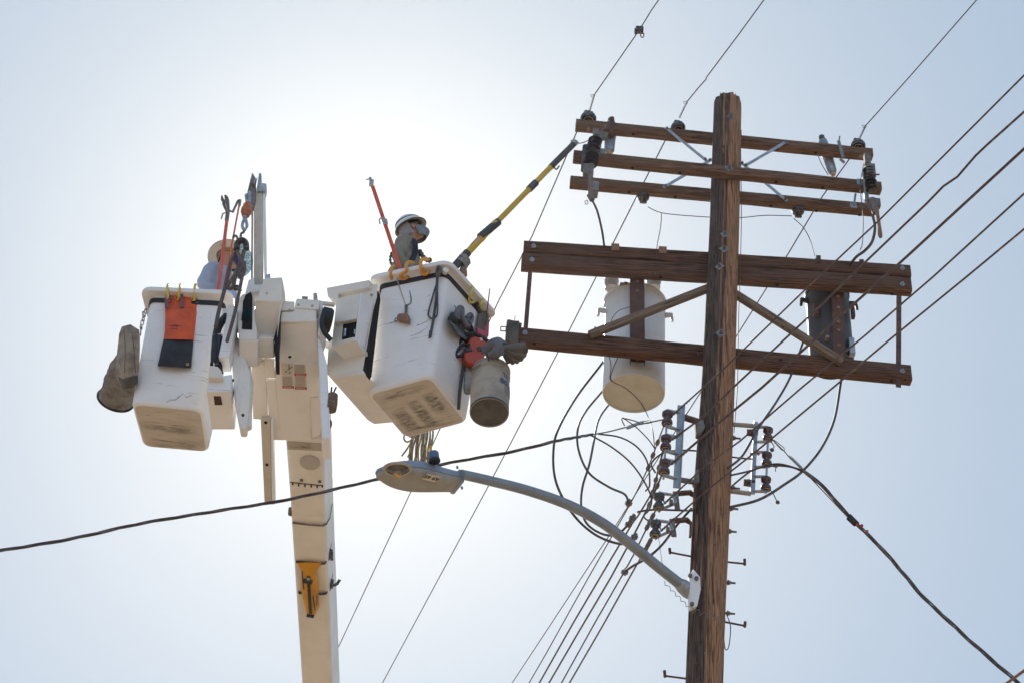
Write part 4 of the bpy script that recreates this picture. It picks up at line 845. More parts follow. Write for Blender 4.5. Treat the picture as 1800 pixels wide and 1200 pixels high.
# ---- baskets
def rquad(Q, r, n=6, ins=0.0):
    """rounded closed ring through quad Q, inset by ins"""
    c = (Q[0] + Q[1] + Q[2] + Q[3]) / 4; out_ = []
    QQ = []
    for i in range(4):
        a = (Q[(i + 1) % 4] - Q[i]).normalized(); b_ = (Q[i - 1] - Q[i]).normalized()
        QQ.append(Q[i] + (a + b_) * ins)
    for i in range(4):
        p = QQ[i]; a = (QQ[i - 1] - p).normalized() * r; b_ = (QQ[(i + 1) % 4] - p).normalized() * r
        for k_ in range(n + 1):
            t_ = k_ / n; out_.append((p + a) * (1 - t_) ** 2 + p * 2 * t_ * (1 - t_) + (p + b_) * t_ ** 2)
        q = QQ[(i + 1) % 4]
        for k_ in range(1, 5): out_.append((p + b_).lerp(q - b_, k_ / 5))
    return out_
def basket(bot, top, smud):
    def Q(t_): return [a.lerp(c, t_) for a, c in zip(bot, top)]
    b = MB(); rings = []
    rings.append([p + V((0, 0, .012)) for p in rquad(Q(0), .03, ins=.16)])
    rings.append([p + V((0, 0, .0)) for p in rquad(Q(0), .05, ins=.10)])
    rings.append([p + V((0, 0, .001)) for p in rquad(Q(0), .07, ins=.030)])
    rings.append([p + V((0, 0, .009)) for p in rquad(Q(0), .08, ins=.010)])
    rings.append([p + V((0, 0, .030)) for p in rquad(Q(0), .085, ins=.001)])
    for i in range(1, 12): rings.append(rquad(Q(.05 + .90 * i / 11), .085))
    rings.append(rquad(Q(.953), .085, ins=-.004)); rings.append(rquad(Q(.958), .09, ins=-.03)); rings.append(rquad(Q(.961), .095, ins=-.066))
    rings.append(rquad(Q(.972), .10, ins=-.074)); rings.append(rquad(Q(.99), .10, ins=-.072)); rings.append(rquad(Q(1.0), .095, ins=-.062)); rings.append(rquad(Q(1.004), .085, ins=-.02)); rings.append(rquad(Q(.998), .075, ins=.02))
    rings.append(rquad(Q(.6), .07, ins=.03)); rings.append(rquad(Q(.06), .06, ins=.03))
    b.loft(rings); o = b.build('work_basket', M_white, LP, frame_x(bot[0], bot[1] - bot[0]), ang=50)
    # black strap under the lip
    s_ = MB(); s_.loft([rquad(Q(a), .085, ins=e) for a, e in ((.895, -.002), (.895, -.009), (.935, -.009), (.935, -.002))], cap=False); s_.build('tool_strap', M_black, o)
    s_ = MB(); s_.loft([[p + V((0, 0, z)) for p in rquad(Q(0), .07, ins=.028)] for z in (-.0022, -.0006)]); s_.build('bounce_tinted_dirty_base', M_base, o, frame_x(bot[0], bot[1] - bot[0]))  # underside skin: its tan stands in for ground bounce, over dirty gelcoat
    for m_, u0, u1, v0, v1 in smud:
        f_ = lambda u, v: bot[0].lerp(bot[1], u).lerp(bot[3].lerp(bot[2], u), v) + V((0, 0, -.0045))
        s_ = MB(); s_.prism([f_(u0, v0), f_(u1, v0), f_(u1, v1), f_(u0, v1)], V((0, 0, -.0008))); s_.build('grime_patch', m_, o, frame_x(bot[0], bot[1] - bot[0]))
    return o
ZbL = U(229, 707, 15.6).z
def quadZ(pts, Z): return [onZ(x, y, Z) for x, y in pts]
botL = quadZ(((229, 707), (357, 720), (368, 796), (251, 786)), ZbL)
tl = onY(264, 512, botL[0].y - .02); ZtL = tl.z
topL = [tl, onZ(397, 518, ZtL)]; bd = (botL[3] - botL[0]); topL += [topL[1] + (botL[2] - botL[1]) * 1.12, topL[0] + bd * 1.12]
BK1 = basket(botL, topL, ((M_streak, .04, .90, .34, .62), (M_streak, .12, .95, .70, .97)))
fL_n = (botL[1] - botL[0]).cross(topL[0] - botL[0]).normalized(); fL_n = fL_n if fL_n.y < 0 else -fL_n
def onL(x, y, off=0.01): return onP(x, y, botL[0] + fL_n * off, fL_n)
N0 = U(757, 660, 15.6); ZbR = N0.z
Lc, Rc = onZ(643, 692, ZbR), onZ(824, 742, ZbR); botR = [N0, Lc, Lc + Rc - N0, Rc]
nt_ = onY(785, 465, N0.y - .02); ZtR = nt_.z
tL, tR = onZ(666, 489, ZtR), onZ(857, 545, ZtR); topR = [nt_, tL, tL + tR - nt_, tR]
BK2 = basket(botR, topR, ((M_smudge, .64, .90, .40, .88), (M_smudge, .38, .60, .30, .90), (M_smudge, .10, .34, .25, .75), (M_streak, .1, .92, .08, .24), (M_streak, .1, .9, .80, .93)))
fA_n = (botR[1] - botR[0]).cross(topR[0] - botR[0]).normalized(); fA_n = fA_n if fA_n.y < 0 else -fA_n
fB_n = (botR[3] - botR[0]).cross(topR[0] - botR[0]).normalized(); fB_n = fB_n if fB_n.x > 0 else -fB_n
def onA(x, y, off=.01): return onP(x, y, botR[0] + fA_n * off, fA_n)
def onRb(x, y, off=.01): return onP(x, y, botR[0] + fB_n * off, fB_n)
# scuffs rubbed into the right basket's face and the crack line on the left one
for pts, w_ in ((((688, 533), (705, 537), (722, 535), (740, 529), (757, 518)), .018), (((690, 576), (712, 577), (738, 570), (760, 558)), .006), (((676, 588), (700, 592), (730, 588), (755, 572)), .005), (((700, 550), (722, 551), (752, 545)), .005)):
    b = MB(); P = spline([onA(x, y, .013) for x, y in pts], 6); n_ = len(P); b.tube(P, [(.0008, w_ * math.sin(math.pi * (i + .4) / n_)) for i in range(n_)], 8, flat=fA_n); b.build('scuff_mark', M_scuff, BK2)
b = MB(); b.tube([onL(x, y, .003) for x, y in ((293, 706), (300, 702), (309, 702), (322, 691), (328, 698), (339, 693))], .004, 5); b.build('hairline_crack', M_scuff, BK1)
# basket grip bolt on the right basket
b = MB(); b.lathe([(.028, -.01), (.028, .03), (.016, .034)], onA(782, 478, .01), (fA_n + fB_n), 14); b.build('rim_knob', M_cream, BK2)
# ---- boxes described by a front outline and a depth
def slab(name, m, pts, Y, depth, bevel=.008, dirv=None, parent=None, bseg=2):
    P = [onY(x, y, Y) for x, y in pts]; b = MB(); b.prism(P, dirv * depth if dirv is not None else V((0, depth, 0)))
    return b.build(name, m, parent or LP, bevel=bevel, frame=Matrix.Translation(P[0]), bseg=bseg)
def tilt(name, m, pts, p0, nrm, depth, bevel=.008, parent=None):
    n = V(nrm).normalized(); P = [onP(x, y, p0, n) for x, y in pts]; b = MB(); b.prism(P, -n * depth)
    return b.build(name, m, parent or LP, bevel=bevel, frame=Matrix.Translation(P[0]))
Yt = U(520, 560, 15.75).y                      # front plane of the tip hardware
# boom direction: tip leans toward the street side, base farther away and lower
DN1 = V((0, -.42, -.88)).normalized(); DN2 = V((0, -.62, -.72)).normalized()
pT = onP(520, 636, onY(520, 563, Yt), DN2) + V((0, -.02, 0))
_d0 = dep(onP(536, 780, pT, DN1)) + .12; bp0, bp1 = U(536, 780, _d0), U(553, 1200, _d0 + 2.3); bdir = (bp1 - bp0).normalized()
bn = V((1, 0, 0)).cross(bdir).normalized(); bn = bn if bn.y < 0 else -bn     # underside normal
def onBm(x, y, off=0.0): return onP(x, y, bp0 + bn * off, bn)
# main boom sections (box with rounded long edges)
def boomsec(name, l0, r0, l1, r1, off, depth, m=M_cream, ext=0):
    a, b_, c, d = onBm(*l0, off), onBm(*r0, off), onBm(*r1, off), onBm(*l1, off)
    if ext: c = c + (c - b_).normalized() * ext; d = d + (d - a).normalized() * ext
    q = MB(); q.prism([a, b_, c, d], -bn * depth); return q.build(name, m, LP, bevel=.035, frame=Matrix.Translation(a), bseg=4)
boomsec('boom_tip_section', (501, 765), (568, 770), (512, 906), (572, 910), .004, .58)
boomsec('main_boom', (511, 900), (573, 905), (531, 1210), (585, 1212), -.010, .54, ext=9)
# collar lines and rivets
b = MB(); cl_ = [onBm(509, 847, .008), onBm(540, 850, .008), onBm(568, 853, .008)]; b.tube(cl_, .004, 6); b.build('seam', M_hole, LP)
for x, y in ((514.5, 850), (525, 852), (536, 853), (547, 854), (557.5, 855), (566.5, 854)):
    b = MB(); b.box(onBm(x, y, .010), V((.006, 0, 0)), bdir * .012, bn * .004); b.build('rivet', M_hole, LP)
for x, y in ((530, 843), (562, 845)):
    b = MB(); b.lathe([(.016, 0), (.016, .008), (.009, .012)], onBm(x, y, .006), bn, 12); b.build('bolt', M_iron, LP)
b = MB(); c = onBm(545, 812, .006); b.lathe([(.088, 0), (.092, .006), (.080, .010), (.05, .013), (.001, .014)], c, bn, 32); b.build('inspection_cover', mat('translucent_cover', (.47, .44, .39), .35, 0, (.42, .38, .32), 5), LP)
b = MB(); b.prism([onBm(504, 775, .008), onBm(565, 779, .008), onBm(565, 792, .008), onBm(506, 789, .008)], -bn * .003); b.build('wear_band', M_grime, LP)
for (a, c_), y2 in (((515, 918), (571, 923)), 0),:
    pass
def band(name, y0, y1, x0, x1, th, m=M_black, tail=None):
    P = [onBm(x0 - 1, y0, -.12), onBm(x0 - .5, y0, .006), onBm((x0 + x1) / 2, (y0 + y1) / 2 + 1, .010), onBm(x1 - 3, y1, .010), onBm(x1 + 3, y1 - 3, -.02), onBm(x1 + 9, y1 - 14, -.16), onBm(x1 + 13, y1 - 38, -.36)]
    b = MB(); b.strap(P, bdir, th, .006); return b.build(name, m, LP)
band('rubber_band', 918, 923, 515, 571, .020, M_iron)
# tip cover
slab('tip_cover', M_cream, ((494, 548), (516, 547), (517, 541), (556, 544), (557, 566), (490, 566)), Yt, .34, .010)
DN1 = V((0, -.42, -.88)).normalized(); DN2 = V((0, -.62, -.72)).normalized()
tilt('tip_cover_lower', M_cream, ((490, 563), (557, 563), (557, 590), (560, 610), (561, 640), (485, 640), (488, 600)), onY(520, 563, Yt), DN2, .34, .010)
pT = onP(520, 636, onY(520, 563, Yt), DN2) + V((0, -.02, 0))
tilt('tip_shroud', M_cream, ((484, 637), (561, 637), (561, 697), (545, 698), (547, 775), (476, 773), (482, 680)), pT, DN1, .30, .010)
tilt('tip_shroud_side', M_cream, ((540, 697), (562, 697), (567, 752), (560, 768), (547, 770)), pT + V((0, .03, 0)), DN1, .30, .014)
slab('shroud_flank', M_white, ((558, 590), (563, 596), (575, 640), (578, 700), (580, 770), (566, 770), (562, 700)), Yt + .08, .30, .012)
tilt('shroud_rib', M_cream, ((468, 668), (484, 668), (492, 755), (474, 752)), pT + V((0, -.015, 0)), DN1, .05, .006)
tilt('drive_leg', M_cream, ((442, 640), (464, 634), (470, 700), (470, 738), (445, 736)), pT + V((0, .02, 0)), DN1, .16, .006)
tilt('latch_plate', M_cream, ((464, 632), (482, 634), (483, 664), (465, 664)), pT + V((0, -.03, 0)), DN1, .05, .005)
# end cap rolled over the top
b = MB(); Pl, Pr_ = onY(518, 541, Yt - .01), onY(560, 544, Yt - .01); k = mpx(Pl)
prof = [(0, 0), (0, 10 * k), (.010, 16 * k), (.03, 20 * k), (.06, 21.5 * k), (.26, 22 * k), (.26, 0)]
b.loft([[c + V((0, y, z * 1.33)) for y, z in prof] for c in (Pl, Pr_)]); b.build('rolled_cap', M_cream, LP, bevel=.004)
slab('cap_bracket', M_cream, ((495, 546), (499, 529), (518, 530), (517, 545)), Yt + .01, .2, .006)
b = MB(); b.tube([onY(555, 530, Yt + .12), onY(554, 517, Yt + .12)], [.02, .017], 10); b.build('grease_fitting', M_porc, LP)
b = MB(); b.box(onY(536, 525, Yt + .12), V((.025, 0, 0)), V((0, .02, 0)), V((0, 0, .008))); b.build('hinge_pin', M_iron, LP)
for x, y in ((525, 536), (549, 538), (509, 545)):
    b = MB(); b.lathe([(.010, 0), (.010, .006)], onY(x, y, Yt - .012), (0, -1, 0), 10); b.build('bolt', M_porc, LP)
b = MB(); b.lathe([(.014, .0), (.014, .003)], onY(509.5, 627, Yt - .001), (0, -1, 0), 14); b.build('drain_hole', M_hole, LP)
slab('gap_shade_slab', M_hole, ((482, 592), (495, 546), (492, 575), (490, 600), (490, 638), (484, 638)), Yt - .015, .15, .0)  # near-black slab standing in for the shade in the gap here
# instruction decals, upside down as mounted
def decal(x0, y0, x1, y1, red, word, rows, pic=False):
    nrm = DN1; p0 = pT + nrm * .0015 + V((0, 0, 0))
    def q(x, y, e=0): return onP(x, y, p0 + nrm * e, nrm)
    sl = .012 * (x1 - x0)
    b = MB(); b.prism([q(x0, y0), q(x1, y0 + sl), q(x1 + 1.5, y1 + sl), q(x0 + 1.5, y1)], -nrm * .001); o = b.build('warning_decal', M_paper, LP)
    if red:
        b = MB(); b.prism([q(x0 + 1.3, y1 - 4.2, .0012), q(x1 + 1.2, y1 - 4.2 + sl, .0012), q(x1 + 1.5, y1 + sl, .0012), q(x0 + 1.5, y1, .0012)], -nrm * .0008); r_ = b.build('red_header', M_red, o)
        X = (q(x0, y0) - q(x1, y0 + sl)).normalized()
        text_mesh('header_text', word, M_paper, r_, frame_face(q((x0 + x1) / 2 + 1, y1 - 2 + sl / 2, .002), X, nrm), 4.0 * mpx(p0), .0003, .0004)
    for i in range(rows):
        yy = y0 + 1.8 + (y1 - y0 - (6 if red else 3)) * i / max(1, rows); 
        a, c = x0 + 1.2 + random.random() * 1.5, x1 - .5 - random.random() * 2.5
        b = MB(); b.strap([q(a, yy, .001), q(c, yy + sl, .001)], UPW, .0036, .0004); b.build('text_line', M_ink, o)
    if pic:
        for pts, w_ in ((((508, 640), (508, 648)), .006), (((505, 649), (514, 644)), .009), (((507, 656), (512, 654)), .006), (((501, 652), (505, 653)), .008), (((509, 648), (509, 655)), .003)):
            b = MB(); b.strap([q(x, y, .001) for x, y in pts], (UPW if abs(pts[0][0] - pts[1][0]) > 2 else V((1, 0, 0))), w_, .0004); b.build('pictogram_stroke', M_black, o)
decal(494, 638, 515, 659, False, '', 0, True); decal(516, 640, 537, 660, True, 'DANGER', 8); decal(495, 660, 515.5, 682, True, 'DANGER', 9); decal(517, 660, 538, 684, True, 'DANGER', 9)
# winch jib: tall fibreglass pole with sheave head
Yj = Yt + .06
JP = [onY(452.5, 330, Yj), onY(453.5, 500, Yj), onY(467, 884, Yj)]
kj = mpx(onY(453, 450, Yj))
jd = (JP[0] - JP[1]).normalized()
slab('jib_pole', mat('jib_fibreglass', (.58, .53, .44), .45, 0, (.46, .40, .31), 4, spots=(9, 9, 1), spot_col=(.15, .11, .08), spot_scale=6, spot_t=.68), ((446, 336), (461, 336), (464, 508), (446, 508)), Yj, .10, .006)
tilt('jib_pole_tail', MATS['jib_fibreglass'], ((458, 737), (475.5, 738), (477, 886), (465, 886)), onY(466, 700, Yt + .55), DN1, .10, .006)
tilt('jib_pole_tail_edge', M_white, ((476, 738), (480, 739), (482.5, 886), (477.5, 886)), onY(466, 700, Yt + .552), DN1, .08, .003)
for _y in (742, 816):
    b = MB(); b.lathe([(.014, 0), (.014, .003)], onP(467 + (_y - 742) * .03, _y, onY(466, 700, Yt + .548), DN1), DN1, 12); b.build('drain_hole', M_hole, LP)
slab('jib_pole_edge', M_white, ((461.5, 334), (466, 338), (470, 500), (471, 520), (464.5, 505)), Yj + .002, .09, .004)
b = MB()
for x in (443, 457):
    b.prism([onY(x - 2 + (1 if x < 450 else 0), 306, Yj), onY(x, 303.5, Yj), onY(x + 2.5, 306, Yj), onY(x + 3, 334, Yj), onY(x + (-6 if x > 450 else 1), 334, Yj)], V((0, .10, 0)))
b.build('sheave_cheek', M_galv, LP, bevel=.003)
b = MB(); b.prism([onY(x, y, Yj - .02) for x, y in ((438, 322), (442, 307), (446, 306), (450, 314), (450, 352), (446, 365), (437, 356), (434, 340))], V((0, .07, 0))); b.build('sheave_block', M_iron, LP, bevel=.01)
b = MB(); b.lathe([(.06, -.02), (.03, -.008), (.03, .008), (.06, .02)], onY(447, 322, Yj - .03), (1, .1, 0), 24); b.build('sheave_wheel', M_galv, LP)
b = MB(); b.box(onY(461, 337, Yj + .03), V((.035, 0, 0)), V((0, .06, 0)), V((0, 0, .05))); b.tube([onY(460, 330, Yj), onY(461, 325, Yj)], .018, 8); b.build('head_bracket', M_galv, LP, bevel=.004)
b = MB(); b.tube([onY(443.5, 360, Yj - .03), onY(442.8, 500, Yj - .03), onY(443, 530, Yj - .02)], .008, 6); b.build('winch_line', mat('winch_line_rope', (.10, .12, .11), .8), LP)
# winch housing and drum
slab('winch_housing', M_cream, ((418, 528), (425, 517), (436, 514), (447, 520), (448, 560), (452, 580), (452, 598), (420, 598), (417, 570)), Yt - .05, .34, .014)
slab('drum_opening', M_hole, ((426, 560), (427, 530), (432, 518), (441, 513), (444, 522), (443, 579), (425, 578)), Yt - .056, .03, .0)
b = MB(); cdm = onY(434.5, 556, Yt - .03); kd = mpx(cdm); b.lathe([(.04, -8 * kd), (.098, -8 * kd)] + [(.098 + .007 * (i % 2), (-8 + 16 * i / 22) * kd) for i in range(23)] + [(.098, 8 * kd), (.04, 8 * kd)], cdm + V((0, .05, 0)), (1, 0, 0), 24); b.build('rope_drum', M_teal, LP, ang=20)
tilt('winch_base', M_cream, ((420, 599), (453, 599), (453, 645), (421, 644)), onY(436, 599, Yt - .05), DN2, .30, .008)
tilt('winch_link', M_cream, ((453, 593), (481, 593), (482, 629), (454, 629)), onY(466, 593, Yt + .0), DN2, .25, .008)
slab('jib_cover', M_cream, ((449, 530), (458, 507), (464, 489), (496, 487), (496, 530)), Yt - .10, .16, .010, bseg=3)
tilt('jib_cover_lower', M_cream, ((448, 529), (496, 529), (487, 588), (480, 593), (454, 593), (449, 580), (447, 560)), onY(470, 529, Yt - .10), DN2, .18, .010)
slab('jib_cover_flank', M_cream, ((496, 488), (501, 515), (494, 536), (487, 588), (492, 528)), Yt - .06, .2, .006)
b = MB(); b.lathe([(.010, 0), (.010, .006)], onY(469, 516, Yt - .10), (0, -1, 0), 10); b.build('bolt', M_porc, LP)
slab('jib_socket', M_white, ((431, 515), (437, 492), (447, 487), (447, 500), (463, 500), (463, 512)), Yt - .02, .2, .008)
slab('jib_saddle', M_steel, ((463, 500), (468, 482), (475, 481), (475, 490), (466, 508)), Yt - .02, .08, .005)
# linkage between the left basket and the winch
slab('basket_arm', M_white, ((400, 536), (417, 537), (416, 556), (403, 627), (384, 627), (398, 558)), Yt - .12, .20, .006)
slab('basket_pivot_plate', M_cream, ((391, 542), (400, 542), (400, 556), (392, 556)), Yt - .0, .1, .004)
slab('hose_recess', M_hole, ((377, 589), (391, 589), (386, 628), (391, 644), (369, 641)), Yt - .06, .10, .0)
b = MB(); b.strap([onY(376, 641, Yt - .07), onY(377, 589, Yt - .07), onY(391, 589, Yt - .07)], V((0, 1, 0)), .03, .01); b.build('recess_frame', M_cream, LP)
b = MB(); b.tube(spline([onY(398, 556, Yt - .03), onY(388, 568, Yt - .05), onY(381, 585, Yt - .05), onY(378, 615, Yt - .075), onY(377, 638, Yt - .07)], 6), .034, 12); b.build('hydraulic_hose', M_black, LP)
b = MB(); b.tube(spline([onY(386, 590, Yt - .075), onY(383, 615, Yt - .085), onY(381, 640, Yt - .075)], 6), .015, 8); b.build('hydraulic_hose', mat('navy_hose', (.02, .03, .07), .4), LP)
slab('rotator_cap', M_cream, ((368, 641), (383, 643), (389, 650), (392, 664), (366, 663)), Yt - .14, .10, .012)
slab('rotator_box', M_white, ((366, 664), (408, 657), (405, 688), (363, 688)), Yt - .08, .52, .008)
b = MB(); cc = [onZ(x, y, onY(384, 688, Yt - .08).z - .002) for x, y in ((372, 695), (388, 696), (391, 711), (375, 711))]; b.prism(cc, V((0, 0, -.002))); b.build('access_hole', mat('dark_red_recess', (.05, .008, .006), .5, 0, (.01, .005, .005), 20), LP)
b = MB(); P = [onY(x, y, Yt + .05 + .02 * (i % 3)) for i, (x, y) in enumerate(((414, 585), (419, 620), (424, 650), (430, 690), (431, 725), (430, 750)))]
b.prism([onY(x, y, Yt + .06) for x, y in ((409, 596), (417, 586), (427, 620), (441, 655), (440, 705), (433, 753), (422, 753), (412, 700), (408, 640))], V((0, .12, 0))); b.build('plastic_wrapped_fitting', M_plast, LP, bevel=.012)
b = MB(); P = [onY(x, y, Yt + .16) for x, y in ((433, 645), (438, 680), (436, 715), (435, 752))]; b.tube(spline(P, 6), [(.035 + .010 * noise.noise(V((i * .9, 5, 0))), .04) for i in range(19)], 12); b.build('plastic_hose_sleeve', M_plast, LP, ang=80)
for x, y in ((409, 668), (427, 729)):
    b = MB(); b.ball(onY(x, y, Yt - .02), .014); b.build('bolt', M_rust, LP)
# rotator and bracket carrying the right basket
BA = (botR[1] - botR[0]).normalized(); BB = (botR[3] - botR[0]).normalized()
pR = U(620, 600, 15.9); nR = V((fA_n.x, fA_n.y, 0)).normalized()
def rslab(name, m, pts, off, depth, bevel=.008):
    P = [onP(x, y, pR + nR * off, nR) for x, y in pts]; b = MB(); b.prism(P, BB * depth); return b.build(name, m, LP, bevel=bevel, frame=Matrix.Translation(P[0]))
b = MB(); b.lathe([(.09, -.05), (.115, -.04), (.115, .03), (.10, .05)], onY(573, 563, Yt + .12), (1, .25, 0), 26); b.build('rotator_joint', M_black, LP)
slab('rotator_ring', M_white, ((558, 528), (566, 530), (572, 552), (571, 575), (566, 590), (558, 588)), Yt + .06, .26, .02)
b = MB(); b.tube([onY(563, 533, Yt + .1), onY(588, 536, Yt + .1)], .022, 8); b.build('rotator_strut', M_cream, LP)
b = MB(); b.tube(spline([onY(571, 545, Yt + .02), onY(566, 565, Yt + .0), onY(569, 582, Yt + .02), onY(582, 598, Yt + .06)], 6), .022, 10); b.build('hydraulic_hose', M_black, LP)
rslab('bracket_back_plate', M_cream, ((592, 520), (649, 492), (650, 501), (662, 499), (662, 520), (655, 545), (637, 649), (586, 659), (574, 652), (577, 613), (557, 604), (556, 587), (563, 587), (562, 600), (584, 598)), -.10, .012, .003)
rslab('bracket_hood', M_cream, ((574, 506), (649, 492), (649, 505), (594, 516), (594, 531), (576, 521)), -.06, .16, .004)
rslab('valve_box', M_cream, ((592, 525), (633, 516), (627, 560), (587, 568)), .10, .20, .006)
b = MB(); q = lambda x, y, o_: onP(x, y, pR + nR * o_, nR)
b.prism([q(633, 516, .10), q(655, 532, -.09), q(639, 612, -.09), q(623, 599, .10)], fB_n * .012); b.build('valve_box_flank', M_white, LP, bevel=.003)
rslab('valve_box_lip', M_cream, ((583, 601), (623, 592), (624, 599), (583, 608)), .10, .28, .003)
rslab('valve_box_interior', M_hole, ((602, 562), (627, 556), (624, 594), (600, 600)), .06, .02, 0)
rslab('valve_box_wall', M_cream, ((587, 568), (603, 563), (600, 600), (583, 604)), .07, .02, .002)
b = MB(); b.tube([q(606, 592, .075), q(607, 581, .075)], .014, 10); b.ball(q(607, 580, .075), .016); b.build('valve_stem', M_steel, LP)
b = MB(); b.tube([q(623, 588, .075), q(624, 580, .075)], .010, 10); b.build('valve_stem', M_steel, LP)
rslab('basket_mount_foot', M_cream, ((574, 652), (586, 659), (637, 649), (641, 655), (641, 657), (586, 663), (574, 656)), -.10, .72, .004)
b = MB(); b.prism([q(x, y, -.125) for x, y in ((655, 543), (663, 512), (664, 520), (648, 655), (645, 662), (637, 652))], BB * .05); b.build('basket_gap_shade', M_hole, LP)  # black prism paints in the shade between bracket and basket
for x, y, o_ in ((653, 519, -.096), (647, 540, -.06), (625, 623, -.096)):
    b = MB(); b.lathe([(.013, 0), (.013, .008)], q(x, y, o_), nR, 10); b.build('bolt', M_porc, LP)
b = MB(); b.lathe([(.05, 0), (.052, .07), (.045, .16)], onY(581, 720, Yt + .12), UPW, 14); b.build('fluid_bottle', M_brace, LP)
b = MB(); b.tube([onY(582, 690, Yt + .1), onY(583, 680, Yt + .1)], .008, 6); b.tube([onY(586, 690, Yt + .1), onY(591, 680, Yt + .1)], .008, 6); b.build('cable_tail', M_maskn, LP)
b = MB(); b.ball(onBm(577, 745, -.06), (.035, .03, .06)); b.build('hose_clamp', M_rust, LP)
b = MB(); b.tube([onBm(511, 893, -.05), onBm(511, 903, -.05)], [.022, .026], 10); b.build('side_fitting', M_iron, LP)
# ================================================================ things hung on the boom
yp = thing('tool_pouch', 'yellow canvas pouch with a black centre strap buckled under the boom', 'pouch', onBm(545, 1084, .02))
b = MB(); rows = [(988, 523, 565), (994, 525, 563), (1003, 530, 556), (1015, 530, 558), (1030, 528.5, 560), (1040, 530, 560), (1055, 533, 560), (1065, 536, 561), (1074, 538, 556), (1081, 540, 553)]
rings = []
for j, (y, xl, xr) in enumerate(rows):
    th = (.01, .02, .05, .07, .085, .085, .08, .065, .04, .02)[j]; ring = []
    for q_ in range(12):
        a = math.pi * q_ / 11; x = (xl + xr) / 2 - (xr - xl) / 2 * math.cos(a); ring.append(onBm(x, y + 2 * math.sin(a * 3) * .4, .012 + th * math.sin(a) ** .6 + .004 * noise.noise(V((x * .2, y * .1, 0)))))
    ring += [onBm(xr - 1, y, .006), onBm(xl + 1, y, .006)]; rings.append(ring)
b.loft(rings); b.build('pouch_body', M_pouch, yp, ang=60)
b = MB(); b.strap([onBm(542, 1012, .092), onBm(543, 1030, .106), onBm(544.5, 1055, .104), onBm(546, 1078, .062)], V((1, 0, 0)), .030, .006); b.build('centre_strap', M_black, yp)
b = MB(); b.strap([onBm(533, 1020, .085), onBm(542, 1022, .104), onBm(549, 1023, .100)], bdir, .055, .006); b.build('cross_patch', M_black, yp)
b = MB(); b.strap([onBm(539, 1080, .035), onBm(552, 1082, .035)], bdir, .03, .03); b.build('bottom_hem', M_black, yp)
for pts in (((531, 1003), (532, 1018), (534, 1035)), ((549, 1030), (551, 1052), (554, 1072))):
    b = MB(); b.strap([onBm(x, y, .095 if i else .08) for i, (x, y) in enumerate(pts)], V((1, 0, 0)), .010, .006); b.build('black_piping', M_black, yp)
b = MB(); b.lathe([(.016, 0), (.016, .01)], onBm(542.3, 1016, .108), bn, 14); b.build('buckle', M_galv, yp)
lt = onBm(557, 1053, .10); text_mesh('pouch_lettering', 'KLEIN TOOLS', M_black, yp, frame_face(lt, bdir, (bn + V((.35, 0, 0))).normalized()), .030, .0006, .0006)
for y0, y1, x0, x1 in ((986, 990, 520, 572), (1040, 1043, 524, 574)):
    P = [onBm(x0 - 1, y0, -.1), onBm(x0 + 1, y0 + 1, .008), onBm(x1 - 10, y1, .012), onBm(x1 - 1, y1 - 1, .008), onBm(x1 + 7, y1 - 9, -.08), onBm(x1 + 9, y1 - 24, -.2), onBm(x1 + 11, y1 - 40, -.34)]
    b = MB(); b.strap(P, bdir, .028, .006); b.build('mounting_strap', M_black, yp)
    bk = onBm(x1 + 8, y1 - 18, -.12); b = MB(); b.box(bk, V((.022, .01, 0)), V((0, .02, 0)), V((0, 0, .045))); b.build('side_buckle', M_grip, yp, bevel=.004)
b = MB(); b.strap([onBm(580, 1027, -.1), onBm(587, 1028, -.08), onBm(593, 1025, -.06), onBm(597, 1018, -.06)], bdir, .03, .006); b.build('loose_strap_end', M_grip, yp)
b = MB(); b.strap([onBm(579, 972, -.1), onBm(583, 970, -.1), onBm(583, 984, -.1)], V((1, 0, 0)), .03, .006); b.build('loose_strap_end', M_grip, yp)
# swivel hook and sling on the winch line
Yh = Yt - .17
sw = thing('swivel_hook', 'rusty orange swivel with a steel hook hanging from the winch sheave', 'hook', onY(432, 425, Yh))
b = MB(); k = kj; b.lathe([(6 * k, 0), (8 * k, -4 * k), (8.5 * k, -14 * k), (10 * k, -14 * k), (10 * k, -22 * k), (8 * k, -24 * k), (7 * k, -30 * k), (4 * k, -32 * k)], onY(436, 358, Yh), UPW, 18); b.build('swivel_body', M_swiv, sw)
b = MB(); b.tube([onY(439, 338, Yh), onY(438, 360, Yh)], .016, 8); b.tube([onY(432, 342, Yh), onY(434, 360, Yh)], .012, 8); b.build('line_eye', M_galv, sw)
b = MB(); b.tube(spline([onY(430, 380, Yh), onY(433, 390, Yh), onY(434, 398, Yh), onY(430, 405, Yh), onY(426, 399, Yh), onY(427, 391, Yh), onY(430, 385, Yh)], 5), .014, 8); b.tube([onY(430, 376, Yh), onY(430, 384, Yh)], .02, 8); b.build('safety_hook', M_galv, sw)
b = MB(); b.tube(spline([onY(429, 404, Yh), onY(428, 409, Yh), onY(424, 411, Yh), onY(422, 424, Yh), onY(419, 424, Yh), onY(416, 416, Yh), onY(411, 415, Yh), onY(410, 419, Yh)], 5), .011, 8); b.build('load_hook', M_iron, sw)
rp_ = thing('rope_sling', 'grey brown rope sling looped and knotted on the winch hook', 'rope', onY(415, 600, Yh), 'ropes hanging by the baskets')
def hose(name, pts, r, m, par, off=0.0, n=8):
    b = MB(); b.tube(spline([onY(x, y, Yh + off + .012 * math.sin(i * 1.7)) for i, (x, y) in enumerate(pts)], n), r, 10); b.build(name, m, par)
hose('black_sleeve', ((416, 439), (417, 430), (421, 424), (427, 423), (432, 428), (433, 438)), .028, M_black, rp_)
